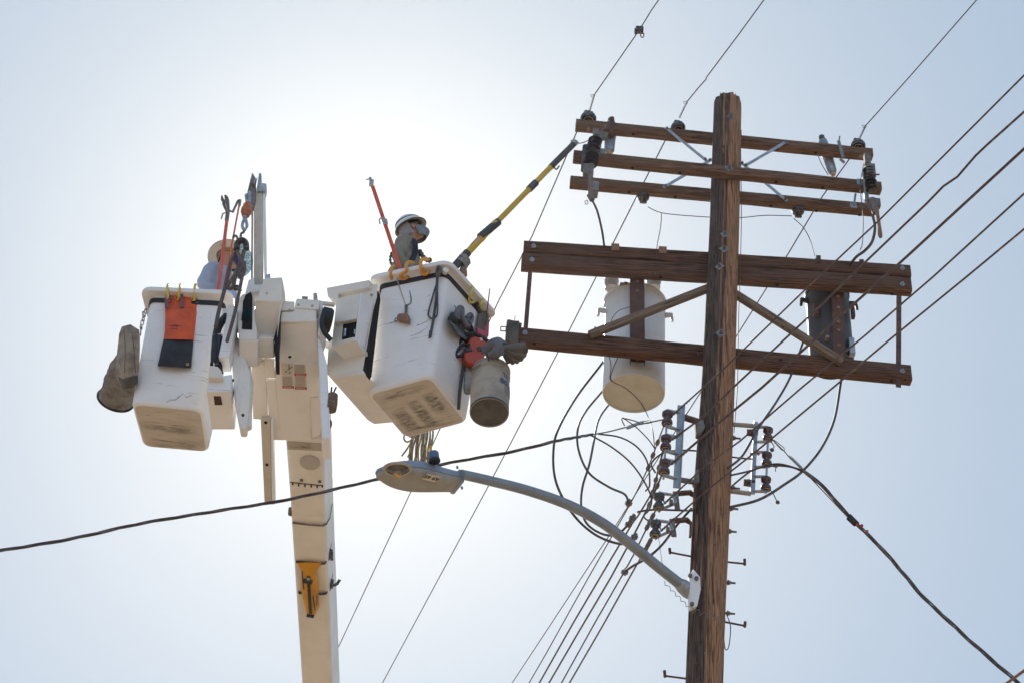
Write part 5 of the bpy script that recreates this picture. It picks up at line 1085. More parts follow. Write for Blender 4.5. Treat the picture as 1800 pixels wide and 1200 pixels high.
hose('rope_loop', ((379, 575), (385, 545), (397, 500), (405, 463), (410, 450), (416, 444), (421, 452), (422, 465), (416, 478), (409, 490), (402, 500), (401, 506), (407, 507), (411, 500), (415, 480), (424, 462), (429, 440)), .017, M_sling, rp_)
hose('rope_loop', ((399, 600), (406, 575), (414, 545), (422, 505), (428, 475), (430, 462), (425, 470), (420, 482), (423, 489), (428, 482), (430, 468), (424, 460), (419, 448), (417, 440)), .015, M_sling, rp_, -.03)
# ================================================================ sticks in the left basket
Ys = topL[0].y + .1
st = thing('clamp_stick', 'orange hot stick with a grey shears-like clamp head standing in the left basket', 'hot stick', onY(383, 500, Ys), 'orange hot sticks standing in the baskets')
b = MB(); b.tube([onY(380, 540, Ys), onY(399, 386, Ys)], .0165, 12); b.build('stick_shaft', M_stick, st)
b = MB(); b.tube([onY(398.5, 388, Ys), onY(401, 370, Ys)], [.02, .018], 10); b.tube([onY(401, 374, Ys), onY(396, 366, Ys), onY(393, 358, Ys), onY(392.5, 357, Ys)], [.018, .014, .016, .01], 8); b.tube([onY(402, 370, Ys), onY(409, 373, Ys), onY(418, 354, Ys), onY(421, 352, Ys)], .012, 8); b.build('clamp_body', M_iron, st)
b = MB(); b.prism([onY(x, y, Ys - .01) for x, y in ((392, 357), (388, 350), (388.5, 344), (391, 343), (393, 349), (396, 352), (396, 357))], V((0, .02, 0))); b.build('clamp_jaw', M_iron, st, bevel=.003)
b = MB(); b.prism([onY(x, y, Ys - .02) for x, y in ((400, 368), (396, 355), (395, 349), (394, 343), (397, 342), (401, 346), (403, 352), (404, 368))], V((0, .02, 0))); b.build('clamp_jaw', M_iron, st, bevel=.003)
b = MB(); b.tube(spline([onY(397, 374, Ys), onY(392, 376, Ys), onY(390, 381, Ys), onY(389, 385, Ys)], 4), .007, 6); b.build('side_hook', M_iron, st)
st2 = thing('operating_rod', 'thin red-orange rod beside the clamp stick in the left basket', 'hot stick', onY(388, 505, Ys), 'orange hot sticks standing in the baskets')
b = MB(); b.tube([onY(387, 540, Ys + .05), onY(421, 358, Ys + .0)], .0088, 8); b.build('rod', M_stick, st2); b = MB(); b.tube([onY(420.8, 362, Ys), onY(422, 352, Ys)], .013, 8); b.build('rod_tip', M_iron, st2)
# ================================================================ sticks in the right basket
Yr = onA(705, 480, -.045).y
st3 = thing('clamp_stick', 'orange hot stick with a small side hook leaning in the right basket', 'hot stick', onY(705, 480, Yr - .0022 * (500 - 480)), 'orange hot sticks standing in the baskets')
b = MB(); b.tube([onY(712, 500, Yr - .0022 * (500 - 500)), onY(655, 328, Yr - .0022 * (500 - 328))], .0185, 12); b.build('stick_shaft', M_stick, st3)
b = MB(); b.box(onY(653, 322, Yr - .0022 * (500 - 322)), V((.02, 0, 0)), V((0, .016, 0)), V((0, 0, .035))); b.tube([onY(652, 320, Yr - .0022 * (500 - 320)), onY(650.5, 312, Yr - .0022 * (500 - 312))], .014, 8); b.tube([onY(651, 315, Yr - .0022 * (500 - 315)), onY(643, 316, Yr - .0022 * (500 - 316))], .007, 6); b.build('end_fitting', M_galv, st3, bevel=.003)
b = MB(); b.tube([onY(676, 386, Yr - .0022 * (500 - 386)), onY(678, 395, Yr - .0022 * (500 - 395))], .024, 10); b.tube(spline([onY(678, 387, Yr - .0022 * (500 - 387) - .02), onY(672, 383, Yr - .0022 * (500 - 383) - .02), onY(667, 386, Yr - .0022 * (500 - 386) - .02), onY(668, 394, Yr - .0022 * (500 - 394) - .02)], 5), .0075, 6); b.build('side_hook', M_galv, st3)
# yellow telescopic stick
dk0 = dep(onY(800, 470, (topR[0].y + topR[2].y) / 2)); dk1 = dep(onP(1010, 250, A2['A'] - A2['ay'] * .15, A2['ay']))
def K(x, y): f = (x - 800) / 210.0; return U(x, y, dk0 + (dk1 - dk0) * f)
ys = thing('telescopic_stick', 'long yellow telescopic hot stick with grey sleeves held out to the crossarm', 'hot stick', K(785, 483))
b = MB(); b.tube([K(770, 500), K(872, 391)], .034, 16); b.build('lower_tube', M_ystick, ys)
b = MB(); b.tube([K(845, 420), K(971, 291)], .027, 16); b.build('middle_tube', M_ystick, ys)
b = MB(); b.tube([K(965, 297), K(1000, 260)], .023, 14); b.build('upper_tube', M_ystick, ys)
for a, c, r in (((793, 476), (822, 444), .040), ((844, 417), (876, 390), .039), ((930, 333), (942, 321), .036), ((968, 294), (1008, 254), .031)):
    b = MB(); b.tube([K(*a), K(*c)], r, 14); b.build('grey_sleeve', M_grip, ys)
b = MB(); b.tube([K(831, 434), K(846, 418)], .0345, 14); b.build('worn_label', mat('faded_label', (.5, .42, .30), .5, 0, (.50, .16, .09), 12), ys)
b = MB(); b.tube([K(844, 421), K(849, 416)], .037, 12); b.build('lock_collar', M_ystick, ys)
b = MB(); b.tube([K(1005, 257), K(1008, 250), K(1010, 246)], .018, 8); b.box(K(1009, 251), V((.035, 0, 0)), V((0, .02, 0)), V((0, 0, .018))); b.tube([K(1006, 258), K(1012, 255), K(1016, 250)], .012, 6); b.build('head_clamp', M_galv, ys, bevel=.003)
b = MB(); b.tube(spline([K(972, 292), K(978, 298), K(983, 292)], 5), .008, 6); b.build('trigger', M_iron, ys)
# ================================================================ orange rubber-glove bag on the left basket
gb = thing('glove_bag', 'orange and navy canvas glove bag hooked over the front of the left basket', 'bag', onL(312, 646, .03))
def sheet(rows, off, th, m, name, par, fac=onL, wob=.012, ang=60):
    """soft panel: rows of (y, xl, xr, bulge)"""
    F_, B_ = [], []
    rr = []
    for i in range(len(rows) - 1):
        for s_ in range(4):
            t_ = s_ / 4; rr.append([a + (c - a) * t_ for a, c in zip(rows[i], rows[i + 1])])
    rr.append(list(rows[-1])); rings = []
    for (yl, yr, xl, xr, bg_) in rr:
        ring = []
        for q_ in range(13):
            u = q_ / 12; x = xl + (xr - xl) * u; y = yl + (yr - yl) * u; e = off + th + bg_ * math.sin(math.pi * u) + wob * noise.noise(V((x * .09, y * .05, off * 9)))
            ring.append(fac(x, y, e))
        for q_ in range(12, -1, -1):
            u = q_ / 12; ring.append(fac(xl + (xr - xl) * u, yl + (yr - yl) * u, off))
        rings.append(ring)
    b = MB(); b.loft(rings); return b.build(name, m, par, ang=ang)
sheet([(519, 518, 291, 350, .0), (541, 541, 291, 347, .01), (580, 582, 290, 342, .03), (596, 599, 288, 340, .03)], .03, .008, M_orange, 'back_panel', gb)
sheet([(545, 541, 290, 338, .02), (556, 556, 291, 340, .04), (575, 577, 292, 339, .06), (596, 597, 290, 339, .05)], .042, .014, M_orange, 'front_pocket', gb)
sheet([(595, 598, 288, 340, .045), (610, 612, 284, 339, .055), (630, 632, 280, 337, .045), (643, 647, 277, 336, .02)], .032, .012, M_navy, 'navy_base', gb)
for pts in (((292, 523), (293, 542)), ((319, 518), (319.5, 541)), ((298, 520), (299, 527))):
    b = MB(); b.strap([onL(x, y, .065) for x, y in pts], V((1, 0, 0)), .030, .008); b.build('purple_strap', M_purple, gb)
for x, y in ((297, 527), (312, 524), (340.5, 526)):
    b = MB(); c = onL(x, y, .052); b.tube([c + V((math.cos(a) * .020, 0, math.sin(a) * .020)) for a in [j * .5236 for j in range(13)]], .005, 6); b.build('grommet', M_brass, gb)
b = MB(); c = onL(329.5, 640, .075); b.tube([c + V((math.cos(a) * .011, 0, math.sin(a) * .011)) for a in [j * .5236 for j in range(13)]], .004, 6); b.build('grommet', M_brass, gb)
# printed mark: a small eagle-like scribble
for pts, w_ in ((((297, 573), (303, 572), (307, 573), (311, 572), (319, 574)), .006), (((302, 575), (307, 570), (312, 575)), .005), (((299, 579), (305, 578), (312, 578)), .004)):
    b = MB(); b.strap([onL(x, y, .118) for x, y in pts], UPW, w_, .001); b.build('printed_mark', M_black, gb)
def shook(pts, m, lab, r=.0115, fac=onL, off=.05, grp='plastic hooks over the basket rims'):
    P = spline([fac(x, y, o_) for x, y, o_ in pts], 6); b = MB(); b.tube(P, r, 10); return tag(b.build('plastic_hook', m), lab, 'hook', grp)
for x, m, lab in ((295, M_yhook, 'pale yellow hook at the left grommet of the orange bag'), (317, M_ohook if 0 else M_yhook, 'deeper yellow hook at the middle grommet of the orange bag'), (343, M_yhook, 'pale yellow hook at the right grommet of the orange bag')):
    dx = -4 if x == 317 else (-1 if x < 300 else -2)
    mm = M_yhook if x != 317 else mat('amber_plastic', (.75, .46, .03), .4, 0, (.65, .38, .03), 12)
    shook(((x + dx, 528, .05), (x + dx + 1, 520, .085), (x - 1, 508, .10), (x, 501, .07), (x + 1, 500.5, .02)), mm, lab)
for x, y, lab in ((300, 519, 'small wire snap on the black strap behind the orange bag'), (362, 525, 'small wire snap on the black strap right of the orange bag')):
    b = MB(); b.tube(spline([onL(x, y + 6, .02), onL(x - 1, y, .03), onL(x + 1, y - 3, .03), onL(x + 3, y, .03), onL(x + 2, y + 4, .03)], 5), .005, 6); tag(b.build('wire_snap', M_galv), lab, 'clip', 'wire snaps on the straps')
# canvas bags hung on the left side of the left basket
cb = thing('canvas_bucket_bag', 'large dirty grey canvas bucket bag hanging left of the left basket', 'bag', U(203, 708, 15.75))
P = [U(226, 628, 16.0), U(219, 650, 16.08), U(210, 676, 16.18), U(203, 702, 16.3)]; ax_ = (P[-1] - P[0]).normalized()
b = MB(); rings = []
for i in range(21):
    t_ = i / 20; f = t_ * 3; j = min(2, int(f)); c = P[j].lerp(P[j + 1], f - j); r = (.10 + .062 * t_ ** .8); u = ax_.cross(FWD).normalized(); w_ = ax_.cross(u)
    rings.append([c + (u * math.cos(a) * r + w_ * math.sin(a) * r * .85) * (1 + .22 * noise.noise(V((math.cos(a) * 2.2, math.sin(a) * 2.2, t_ * 4))) * (1 - t_ ** 6) + .05 * noise.noise(V((math.cos(a) * 7, math.sin(a) * 7, t_ * 6)))) for a in [2 * math.pi * q_ / 28 for q_ in range(28)]])
b.loft(rings); b.build('bag_body', M_canvas, cb, ang=60)
b = MB(); u = ax_.cross(FWD).normalized(); w_ = ax_.cross(u); b.tube([P[-1] + (u * math.cos(a) + w_ * .85 * math.sin(a)) * .163 for a in [2 * math.pi * q_ / 28 for q_ in range(29)]], .012, 6); b.build('stiff_bottom_rim', M_black, cb)
cb2 = thing('canvas_pouch', 'light grey stained canvas pouch strapped over the bucket bag', 'bag', U(225, 680, 15.7))
def flatD(d0):
    n = FWD * -1 + V((-.45, 0, .1)); n.normalize(); p0 = U(220, 630, d0)
    return lambda x, y, e=0: onP(x, y, p0 + n * e, n)
fd = flatD(15.78)
sheet([(574, 570, 214, 229, .02), (588, 580, 209, 245, .03), (600, 592, 208, 246, .05), (625, 612, 205, 246, .07), (650, 640, 203, 245, .07), (662, 660, 205, 243, .06), (678, 676, 212, 236, .03)], -.05, .06, M_canvasl, 'pouch_body', cb2, fd, .02)
sheet([(662, 660, 207, 243, .04), (672, 672, 210, 242, .05), (683, 682, 216, 233, .03)], -.05, .075, M_canvasd, 'leather_base', cb2, fd, .01)
for pts in (((218, 580), (220, 610), (219, 655)), ((232, 584), (236, 620), (238, 655))):
    b = MB(); b.strap(spline([fd(x, y, .085) for x, y in pts], 5), V((1, 0, 0)), .006, .003); b.build('stitched_seam', M_canvasd, cb2)
ch = thing('snap_chain', 'chain of small steel snap links holding the canvas bag to the left basket', 'chain', U(250, 570, 15.9))
for i, (x, y) in enumerate(((256, 547), (253, 554), (252, 561), (250, 567), (248, 575))):
    b = MB(); c = U(x, y, 15.95); b.tube([c + RTV * (math.cos(a) * .012 * (1 if i % 2 else .5)) + UPV * (math.sin(a) * .024) + FWD * (math.cos(a) * .01 * (i % 2 == 0)) for a in [j * .5236 for j in range(13)]], .005, 6); b.build('link', M_galv, ch)
b = MB(); b.tube([U(259, 543, 15.95), U(250, 549, 15.95), U(254, 556, 15.95)], .005, 6); b.tube([U(248, 575, 15.95), U(247, 590, 15.9)], .006, 6); b.build('wire_end', M_iron, ch)
# ================================================================ right basket hangings
for x, y, x2, y2, lab in ((692, 470, 688, 491, 'leftmost orange hook on the right basket rim'), (722, 462, 706, 489, 'middle orange hook on the right basket rim'), (748, 456, 742, 480, 'orange hook nearest the corner of the right basket rim')):
    if x == 692: pts = ((693, 468, .10), (689, 471, .135), (687, 484, .12), (690, 492, .05), (694, 488, .05))
    else: pts = ((x + 5, y, .04), (x - 3, y - 1, .10), (x - 8, y + 4, .135), (x - 8, y + 15, .135), (x2 + 1, y2 - 8, .11), (x2 - 2, y2 - 2, .08), (x2 + 3, y2 + 3, .05), (x2 + 9, y2 + 1, .05), (x2 + 11, y2 - 3, .05))
    shook(pts, M_ohook, lab, .0155, onA)
for pts, lab in ((((828, 502, .08), (831, 507, .11), (827, 518, .10), (825, 528, .05), (829, 532, .05), (836, 529, .05), (837, 523, .05)), 'pale yellow hook on the right side rim nearest the corner'), (((845, 522, .08), (849, 526, .11), (845, 535, .10), (842, 541, .05), (846, 545, .05), (850, 540, .05), (849, 534, .05)), 'pale yellow hook farther along the right side rim')):
    shook(pts, M_yhook, lab, .012, onRb)
gc = thing('grounding_clamp', 'rusty clamp on a thin twisted cord against the front of the right basket', 'clamp', onA(712, 570, .04))
b = MB(); b.tube([onA(692, 471, .09), onA(703, 508, .05), onA(713, 536, .03)], .005, 6); b.build('twisted_cord', M_porc, gc)
b = MB(); b.tube([onA(714, 537, .04), onA(713, 556, .05)], [.014, .010], 8); b.build('shank', M_iron, gc)
b = MB(); b.prism([onA(x, y, .03) for x, y in ((702, 562), (705, 557), (720, 556), (722, 562), (721, 571), (712, 569), (702, 567))], fA_n * .05); b.build('clamp_body', M_rustl, gc, bevel=.006)
b = MB(); c = onA(696.5, 562, .05); uu = BA; b.tube([c + uu * (math.cos(a) * .016) + UPW * (math.sin(a) * .018) for a in [j * .5236 for j in range(13)]], .005, 6); b.build('ring', M_iron, gc)
b = MB(); b.tube(spline([onA(722, 478, .03), onA(718, 482, .03), onA(717, 500, .03), onA(722, 520, .03), onA(722, 532, .03), onA(716, 537, .03)], 6), .0065, 6); tag(b.build('cord_loop', mat('blue_grey_cord', (.14, .20, .26), .8)), 'blue grey cord looping down beside the rusty clamp', 'cord')
b = MB(); b.tube([onA(725, 486, .02), onA(722, 503, .02)], .007, 6); tag(b.build('cord_stub', M_iron), 'short dark cord stub behind the blue grey cord', 'cord')
bs = thing('bungee_strap', 'dark rubber strap knotted at the corner of the right basket and hanging in a loop', 'strap', onA(757, 592, .03))
b = MB(); b.tube(spline([onA(772, 466, .05), onA(768, 476, .05), onA(770, 486, .06), onA(774, 474, .06), onA(770, 468, .05)], 5), .014, 8); b.build('knot', M_canvasd, bs)
b = MB(); b.tube(spline([onA(769, 482, .045), onA(767, 520, .035), onA(762, 560, .03), onA(756, 592, .03)], 6), [.0125] * 19, 8); b.tube([onA(756, 582, .03), onA(755, 594, .03)], .010, 6); b.build('strap_tail', M_grip, bs)
b = MB(); b.tube(spline([onA(767, 500, .04), onA(761, 520, .03), onA(754, 545, .03), onA(753, 555, .03), onA(759, 560, .03), onA(767, 556, .03), onA(769, 545, .03), onA(769, 515, .04)], 6), .008, 8); b.build('strap_loop', M_grip, bs)
for pts, r, lab in ((((816, 640), (812, 660), (808, 690), (806, 718)), .016, 'long dark strap hanging down the right side of the right basket'), (((839, 528), (838, 545), (837, 560)), .008, 'short grey strap end below the first yellow hook')):
    b = MB(); b.tube(spline([onRb(x, y, .03) for x, y in pts], 5), (r, r * .4) and r, 8); tag(b.build('hanging_strap', M_grip), lab, 'strap', 'straps on the right side of the right basket')
b = MB(); b.tube([onRb(853, 572, .12), onRb(861, 508, .14)], .0055, 6); tag(b.build('thin_rod', M_rust), 'thin rusty rod standing up beside the yellow hooks', 'rod')
# pliers pouch with tool handles near the far rim
tp = thing('tool_holster', 'dark tool holster with red-handled tool hanging on the far side of the right basket', 'holster', onRb(850, 600, .06))
sheet([(552, 545, 840, 858, .02), (570, 565, 838, 860, .03), (590, 590, 836, 858, .04), (602, 602, 838, 855, .02)], .02, .04, M_canvasd, 'holster_body', tp, onRb, .02)
b = MB(); b.tube(spline([onRb(837, 530, .04), onRb(842, 545, .06), onRb(850, 560, .06), onRb(853, 580, .06)], 5), .02, 8); b.build('dark_strap', M_grip, tp)
b = MB(); b.strap([onRb(856, 570, .10), onRb(855, 590, .10)], V((1, 0, 0)), .04, .02); b.strap([onRb(838, 581, .10), onRb(853, 587, .10)], UPW, .05, .02); b.build('red_tool_handle', mat('pink_red_plastic', (.50, .10, .15), .5), tp)
# rubber gloves bundle
rg = thing('rubber_gloves', 'crumpled dark grey rubber gloves hung on the right basket above the chainsaw', 'gloves', onRb(815, 590, .06))
b = MB()
b.loft([[onRb(x0 + dx * .5 * math.cos(a) + dy_ * .0, y0 + 10 * s_ * math.sin(a) + 0, .02 + .06 * s_ * (1 + math.cos(a * 2 + 1)) * .5 + .02 * noise.noise(V((a, x0 * .1, 0)))) for a in [2 * math.pi * q_ / 18 for q_ in range(18)]] for x0, y0, dx, dy_, s_ in ((795, 556, 10, 0, .8), (800, 562, 18, 0, 1.1), (807, 566, 26, 0, 1.3), (813, 572, 30, 0, 1.5), (818, 580, 30, 0, 1.4), (823, 587, 22, 0, 1.1), (827, 592, 10, 0, .7))])
b.build('gauntlet', M_rubg, rg, ang=70)
b = MB(); b.tube(spline([onRb(803, 562, .08), onRb(805, 548, .09), onRb(811, 543, .09), onRb(812, 558, .1), onRb(820, 572, .1)], 6), [(.035 + .01 * noise.noise(V((i, 0, 0))), .028) for i in range(25)], 12); b.build('glove_finger', M_rubg, rg, ang=70)
b = MB(); b.tube(spline([onRb(819, 560, .07), onRb(827, 553, .08), onRb(829, 562, .08), onRb(822, 575, .08)], 6), .022, 10); b.build('glove_finger', M_rubg, rg, ang=70)
b = MB(); b.tube([onRb(791, 557, .05), onRb(796, 562, .07), onRb(800, 566, .07)], [(.035, .03), (.04, .035), (.03, .03)], 12); b.build('glove_cuff', M_black, rg)
b = MB(); b.tube([onRb(799, 537, .05), onRb(802, 545, .06)], .005, 5); b.build('glove_clip', M_iron, rg)
# ================================================================ chainsaw
Ycs = onRb(840, 610, .10); sn = (V((0, -1, 0)) + V((.25, 0, 0))).normalized()
def sw_(x, y, e=0): return onP(x, y, Ycs + sn * e, sn)
cs = thing('chainsaw', 'red chainsaw hanging bar-down on the right side of the right basket', 'chainsaw', sw_(825, 690))
b = MB(); b.prism([sw_(x, y, .09) for x, y in ((822, 601), (827, 592), (836, 589), (849, 594), (860, 604), (858, 613), (853, 622), (851, 630), (849, 640), (842, 643), (833, 640), (824, 637), (817, 630), (816, 618), (824, 612))], -sn * .18); b.build('engine_housing', M_sawr, cs, bevel=.02, bseg=3)
b = MB(); b.prism([sw_(x, y, .10) for x, y in ((816, 619), (830, 616), (846, 620), (851, 624), (849, 638), (842, 643), (833, 640), (824, 637), (817, 630))], -sn * .06); b.build('clutch_cover', M_sawr, cs, bevel=.012)
b = MB(); b.prism([sw_(x, y, .098) for x, y in ((838, 610), (844, 607), (848, 612), (846, 616), (840, 616))], -sn * .02); b.prism([sw_(x, y, .098) for x, y in ((845, 615), (850, 613), (852, 617), (848, 620))], -sn * .02); b.prism([sw_(x, y, .102) for x, y in ((817, 612), (829, 611), (831, 616), (822, 617))], -sn * .02); b.build('muffler', M_grip, cs, bevel=.003)
b = MB(); b.prism([sw_(x, y, .096) for x, y in ((843, 593.5), (848, 594), (848, 599), (844, 598))], -sn * .01); b.build('badge', M_paper, cs)
b = MB(); b.tube(spline([sw_(801, 613, .05), sw_(806, 604, .06), sw_(813, 594, .07), sw_(821, 588, .08), sw_(830, 586, .08), sw_(841, 590, .08), sw_(853, 597, .07), sw_(864, 604, .05), sw_(862, 614, .0), sw_(856, 622, -.03)], 6), .017, 12); b.build('front_handle', M_black, cs)
b = MB(); b.tube(spline([sw_(826, 606, .08), sw_(814, 606, .08), sw_(806, 614, .08), sw_(801, 621, .08), sw_(804, 626, .08), sw_(812, 624, .08), sw_(819, 617, .08), sw_(825, 608, .08)], 6), .015, 10); b.build('rear_handle', M_black, cs)
b = MB(); b.box(sw_(820, 598, .02), RTV * .05, sn * .05, UPV * .04); b.build('air_filter', M_black, cs, bevel=.012)
b = MB(); b.prism([sw_(x, y, .035) for x, y in ((824, 637), (834.5, 639), (831.5, 665), (828, 684), (825, 690), (821, 691.5), (817.5, 689), (816.5, 680), (818, 660), (821, 645))], -sn * .008); bo = b.build('guide_bar', M_bar, cs)
b = MB(); b.tube([sw_(x, y, .031) for x, y in ((823, 638), (820, 645), (817, 660), (815.5, 680), (816.8, 689.5), (821, 692.5), (826, 690.5), (829, 684), (832.5, 665), (835.5, 640))], .0075, 5); b.build('chain', M_iron, bo, ang=20)
for p in ((819, 636), (843, 642)):
    b = MB(); b.lathe([(.016, 0), (.016, .02)], sw_(*p, .06), sn, 10); b.build('bolt', M_rust, cs)
# ================================================================ folded leather gauntlet fan
fg = thing('leather_gauntlets', 'grey leather gauntlets with fanned pleats hanging above the plastic pail', 'gloves', U(885, 640, 15.9))
b = MB(); b.tube(spline([U(858, 618, 16.0), U(866, 610, 15.95), U(875, 606, 15.9), U(884, 612, 15.85)], 6), [(.06, .07)] * 6 + [(.075, .07)] * 7 + [(.07, .06)] * 6, 14); b.tube(spline([U(862, 628, 15.9), U(870, 622, 15.85), U(876, 614, 15.85)], 6), [.05] * 13, 12); b.build('glove_palm', M_foldg, fg, ang=70)
for i in range(7):
    a = -0.10 + i * .20; c0_ = U(883, 611, 15.8); L = (.21, .225, .22, .21, .195, .175, .15)[i]
    dv = (RTV * math.cos(a) - UPV * math.sin(a)); side = (RTV * math.sin(a) + UPV * math.cos(a))
    b = MB(); b.tube([c0_, c0_ + dv * L * .5 + FWD * .01 * i, c0_ + dv * L * .95 + FWD * .015 * i, c0_ + dv * L + FWD * .015 * i], [(.016, .016), (.030, .020), (.030, .022), (.016, .014)], 10, flat=side); b.build('pleat', M_canvasd if i % 2 else M_foldg, fg)
b = MB(); b.tube([U(880, 622, 15.75), U(878, 612, 15.72), U(884, 606, 15.72)], .035, 10); b.build('wrist_band', mat('blue_grey_leather', (.13, .15, .20), .7, 0, (.20, .22, .27), 8), fg, ang=70)
b = MB(); b.tube([U(855, 620, 15.8), U(860, 634, 15.8)], .007, 6); b.build('hanging_wire', M_rust, fg)
# ================================================================ pail
pl_ = thing('plastic_pail', 'dirty beige plastic pail with worn blue printing hanging right of the right basket', 'pail', U(860, 726, 15.6))
pb_ = U(860, 725, 15.55); pt = U(863, 655, 15.95); pax = (pt - pb_); PH = pax.length; pax.normalize(); kp = mpx(pb_)
b = MB(); R0, R1 = 34.5 * kp, 34 * kp; b.lathe([(R0 * .93, .012), (R0 * .95, .0), (R0, .004), (R0 * 1.0, PH * .25), (R0 * 1.035, PH * .5), (R1 * .985, PH * .8), (R1 * .98, PH * .86), (R1 * 1.03, PH * .865), (R1 * 1.03, PH * .9), (R1 * 1.0, PH * .905), (R1 * 1.0, PH), (R1 * 1.03, PH * 1.0), (R1 * 1.03, PH * 1.03), (R1 * .95, PH * 1.03), (R1 * .93, PH * .1), (.01, PH * .08)], pb_, pax, 48, cap=False); b.build('pail_body', M_pailm, pl_)
b = MB(); b.lathe([(.001, .006), (R0 * .85, .004), (R0 * .94, .008)], pb_, pax, 40, cap=False); b.build('pail_base', M_pailb, pl_)
b = MB(); b.lathe([(R0 * 1.004, .0), (R0 * 1.012, .012), (R0 * 1.004, .024)], pb_, pax, 40, cap=False); b.build('base_rim', M_grip, pl_)
def pailface(ang, h): # point + normal on pail side
    u = (RTV - pax * RTV.dot(pax)).normalized(); w_ = pax.cross(u); w_ = w_ if w_.dot(FWD) < 0 else -w_
    n = u * math.cos(ang) + w_ * math.sin(ang); return pb_ + pax * h + n * (R0 * 1.045), n, -w_.cross(pax).normalized() if False else (-u * math.sin(ang) + w_ * math.cos(ang)) * -1
P, n, tx = pailface(.80, PH * .50); text_mesh('pail_number', '80', M_inkb, pl_, frame_face(P, tx, n), .085, .0008, .003)
P, n, tx = pailface(.45, PH * .50); text_mesh('pail_unit', 'LB', M_inkb, pl_, frame_face(P + pax * -.02, tx, n), .035, .0008, .001)
for hh, aa, w_ in ((.66, .55, .014), (.72, .66, .012), (.38, .5, .005), (.34, .5, .005), (.29, .45, .010)):
    P, n, tx = pailface(aa, PH * hh); b = MB(); b.strap([P - tx * .05 - n * .004, P, P + tx * .05 - n * .004], pax, w_ * .6, .002); b.build('printed_line', M_inkb, pl_)
b = MB(); b.tube(spline([U(829, 650, 15.9), U(840, 642, 15.8), U(862, 638, 15.9), U(885, 645, 16.0), U(895, 655, 16)], 6), .005, 6); b.build('bail_handle', M_iron, pl_)
# ================================================================ rope hank below the right basket
rh = thing('rope_hank', 'hank of tan and green-flecked ropes hanging below the right basket behind the lamp', 'rope', U(740, 830, 16.9), 'ropes hanging by the baskets')
dRk = 16.75
for i in range(15):
    x0 = 726 + i * 2.4; x1 = 722 + i * 2.3 + random.uniform(-3, 3); m = M_ropeg if i in (6, 7, 8, 11, 12) else M_rope
    b = MB(); b.tube(spline([U(x0 + random.uniform(-1, 1), 735, dRk + .02 * (i % 3)), U(x0 + random.uniform(-2, 2), 765, dRk + .03 * (i % 3)), U((x0 + x1) / 2 + random.uniform(-3, 3), 790, dRk + .02 * (i % 2)), U(x1, 815, dRk), U(x1 + random.uniform(-2, 2), 832, dRk)], 6), .0088, 7); b.build('rope_strand', m, rh)
b = MB(); b.tube(spline([U(745, 745, dRk), U(728, 768, dRk - .05), U(716, 776, dRk - .08), U(710, 770, dRk - .08), U(713, 762, dRk - .06), U(722, 767, dRk), U(728, 762, dRk)], 6), .0085, 7); b.build('rope_loop', M_rope, rh)
for a, c in (((724, 774), (706, 801)), ((726, 778), (717, 803))):
    b = MB(); b.tube(spline([U(*a, dRk - .05), U((a[0] + c[0]) / 2 + 1, (a[1] + c[1]) / 2, dRk - .06), U(*c, dRk - .05)], 5), .0085, 7); b.build('rope_end', M_rope, rh)
b = MB(); b.tube([U(757, 782, dRk - .06), U(757, 796, dRk - .06)], .013, 8); b.build('yellow_tag', M_ystick, rh)
# ================================================================ people
def capsule_chain(b, pts, seg=16):
    P = [p for p, r in pts]; Rr = [r for p, r in pts]
    S_ = spline(P, 4); n = len(S_); rr = []
    for i in range(n):
        f = i / 4; j = min(len(Rr) - 2, int(f)); t_ = f - j; a, c = Rr[j], Rr[j + 1]
        a = a if isinstance(a, tuple) else (a, a); c = c if isinstance(c, tuple) else (c, c)
        rr.append((a[0] * (1 - t_) + c[0] * t_, a[1] * (1 - t_) + c[1] * t_))
    b.tube(S_, rr, seg, flat=V((0, 1, 0)))
    for p, r in ((P[0], Rr[0]), (P[-1], Rr[-1])): b.ball(p, (r if not isinstance(r, tuple) else min(r)) * .98, seg=12, rg=7)
RM = lambda v, s=3: [('REMESH', dict(mode='VOXEL', voxel_size=v, use_smooth_shade=True)), ('SMOOTH', dict(factor=.5, iterations=s))]
def head_frame(c, f, u):
    f = V(f).normalized(); u = V(u); u = (u - f * u.dot(f)).normalized(); s_ = f.cross(u)      # s_ = wearer's right
    return c, Matrix((f, s_, u)).transposed()
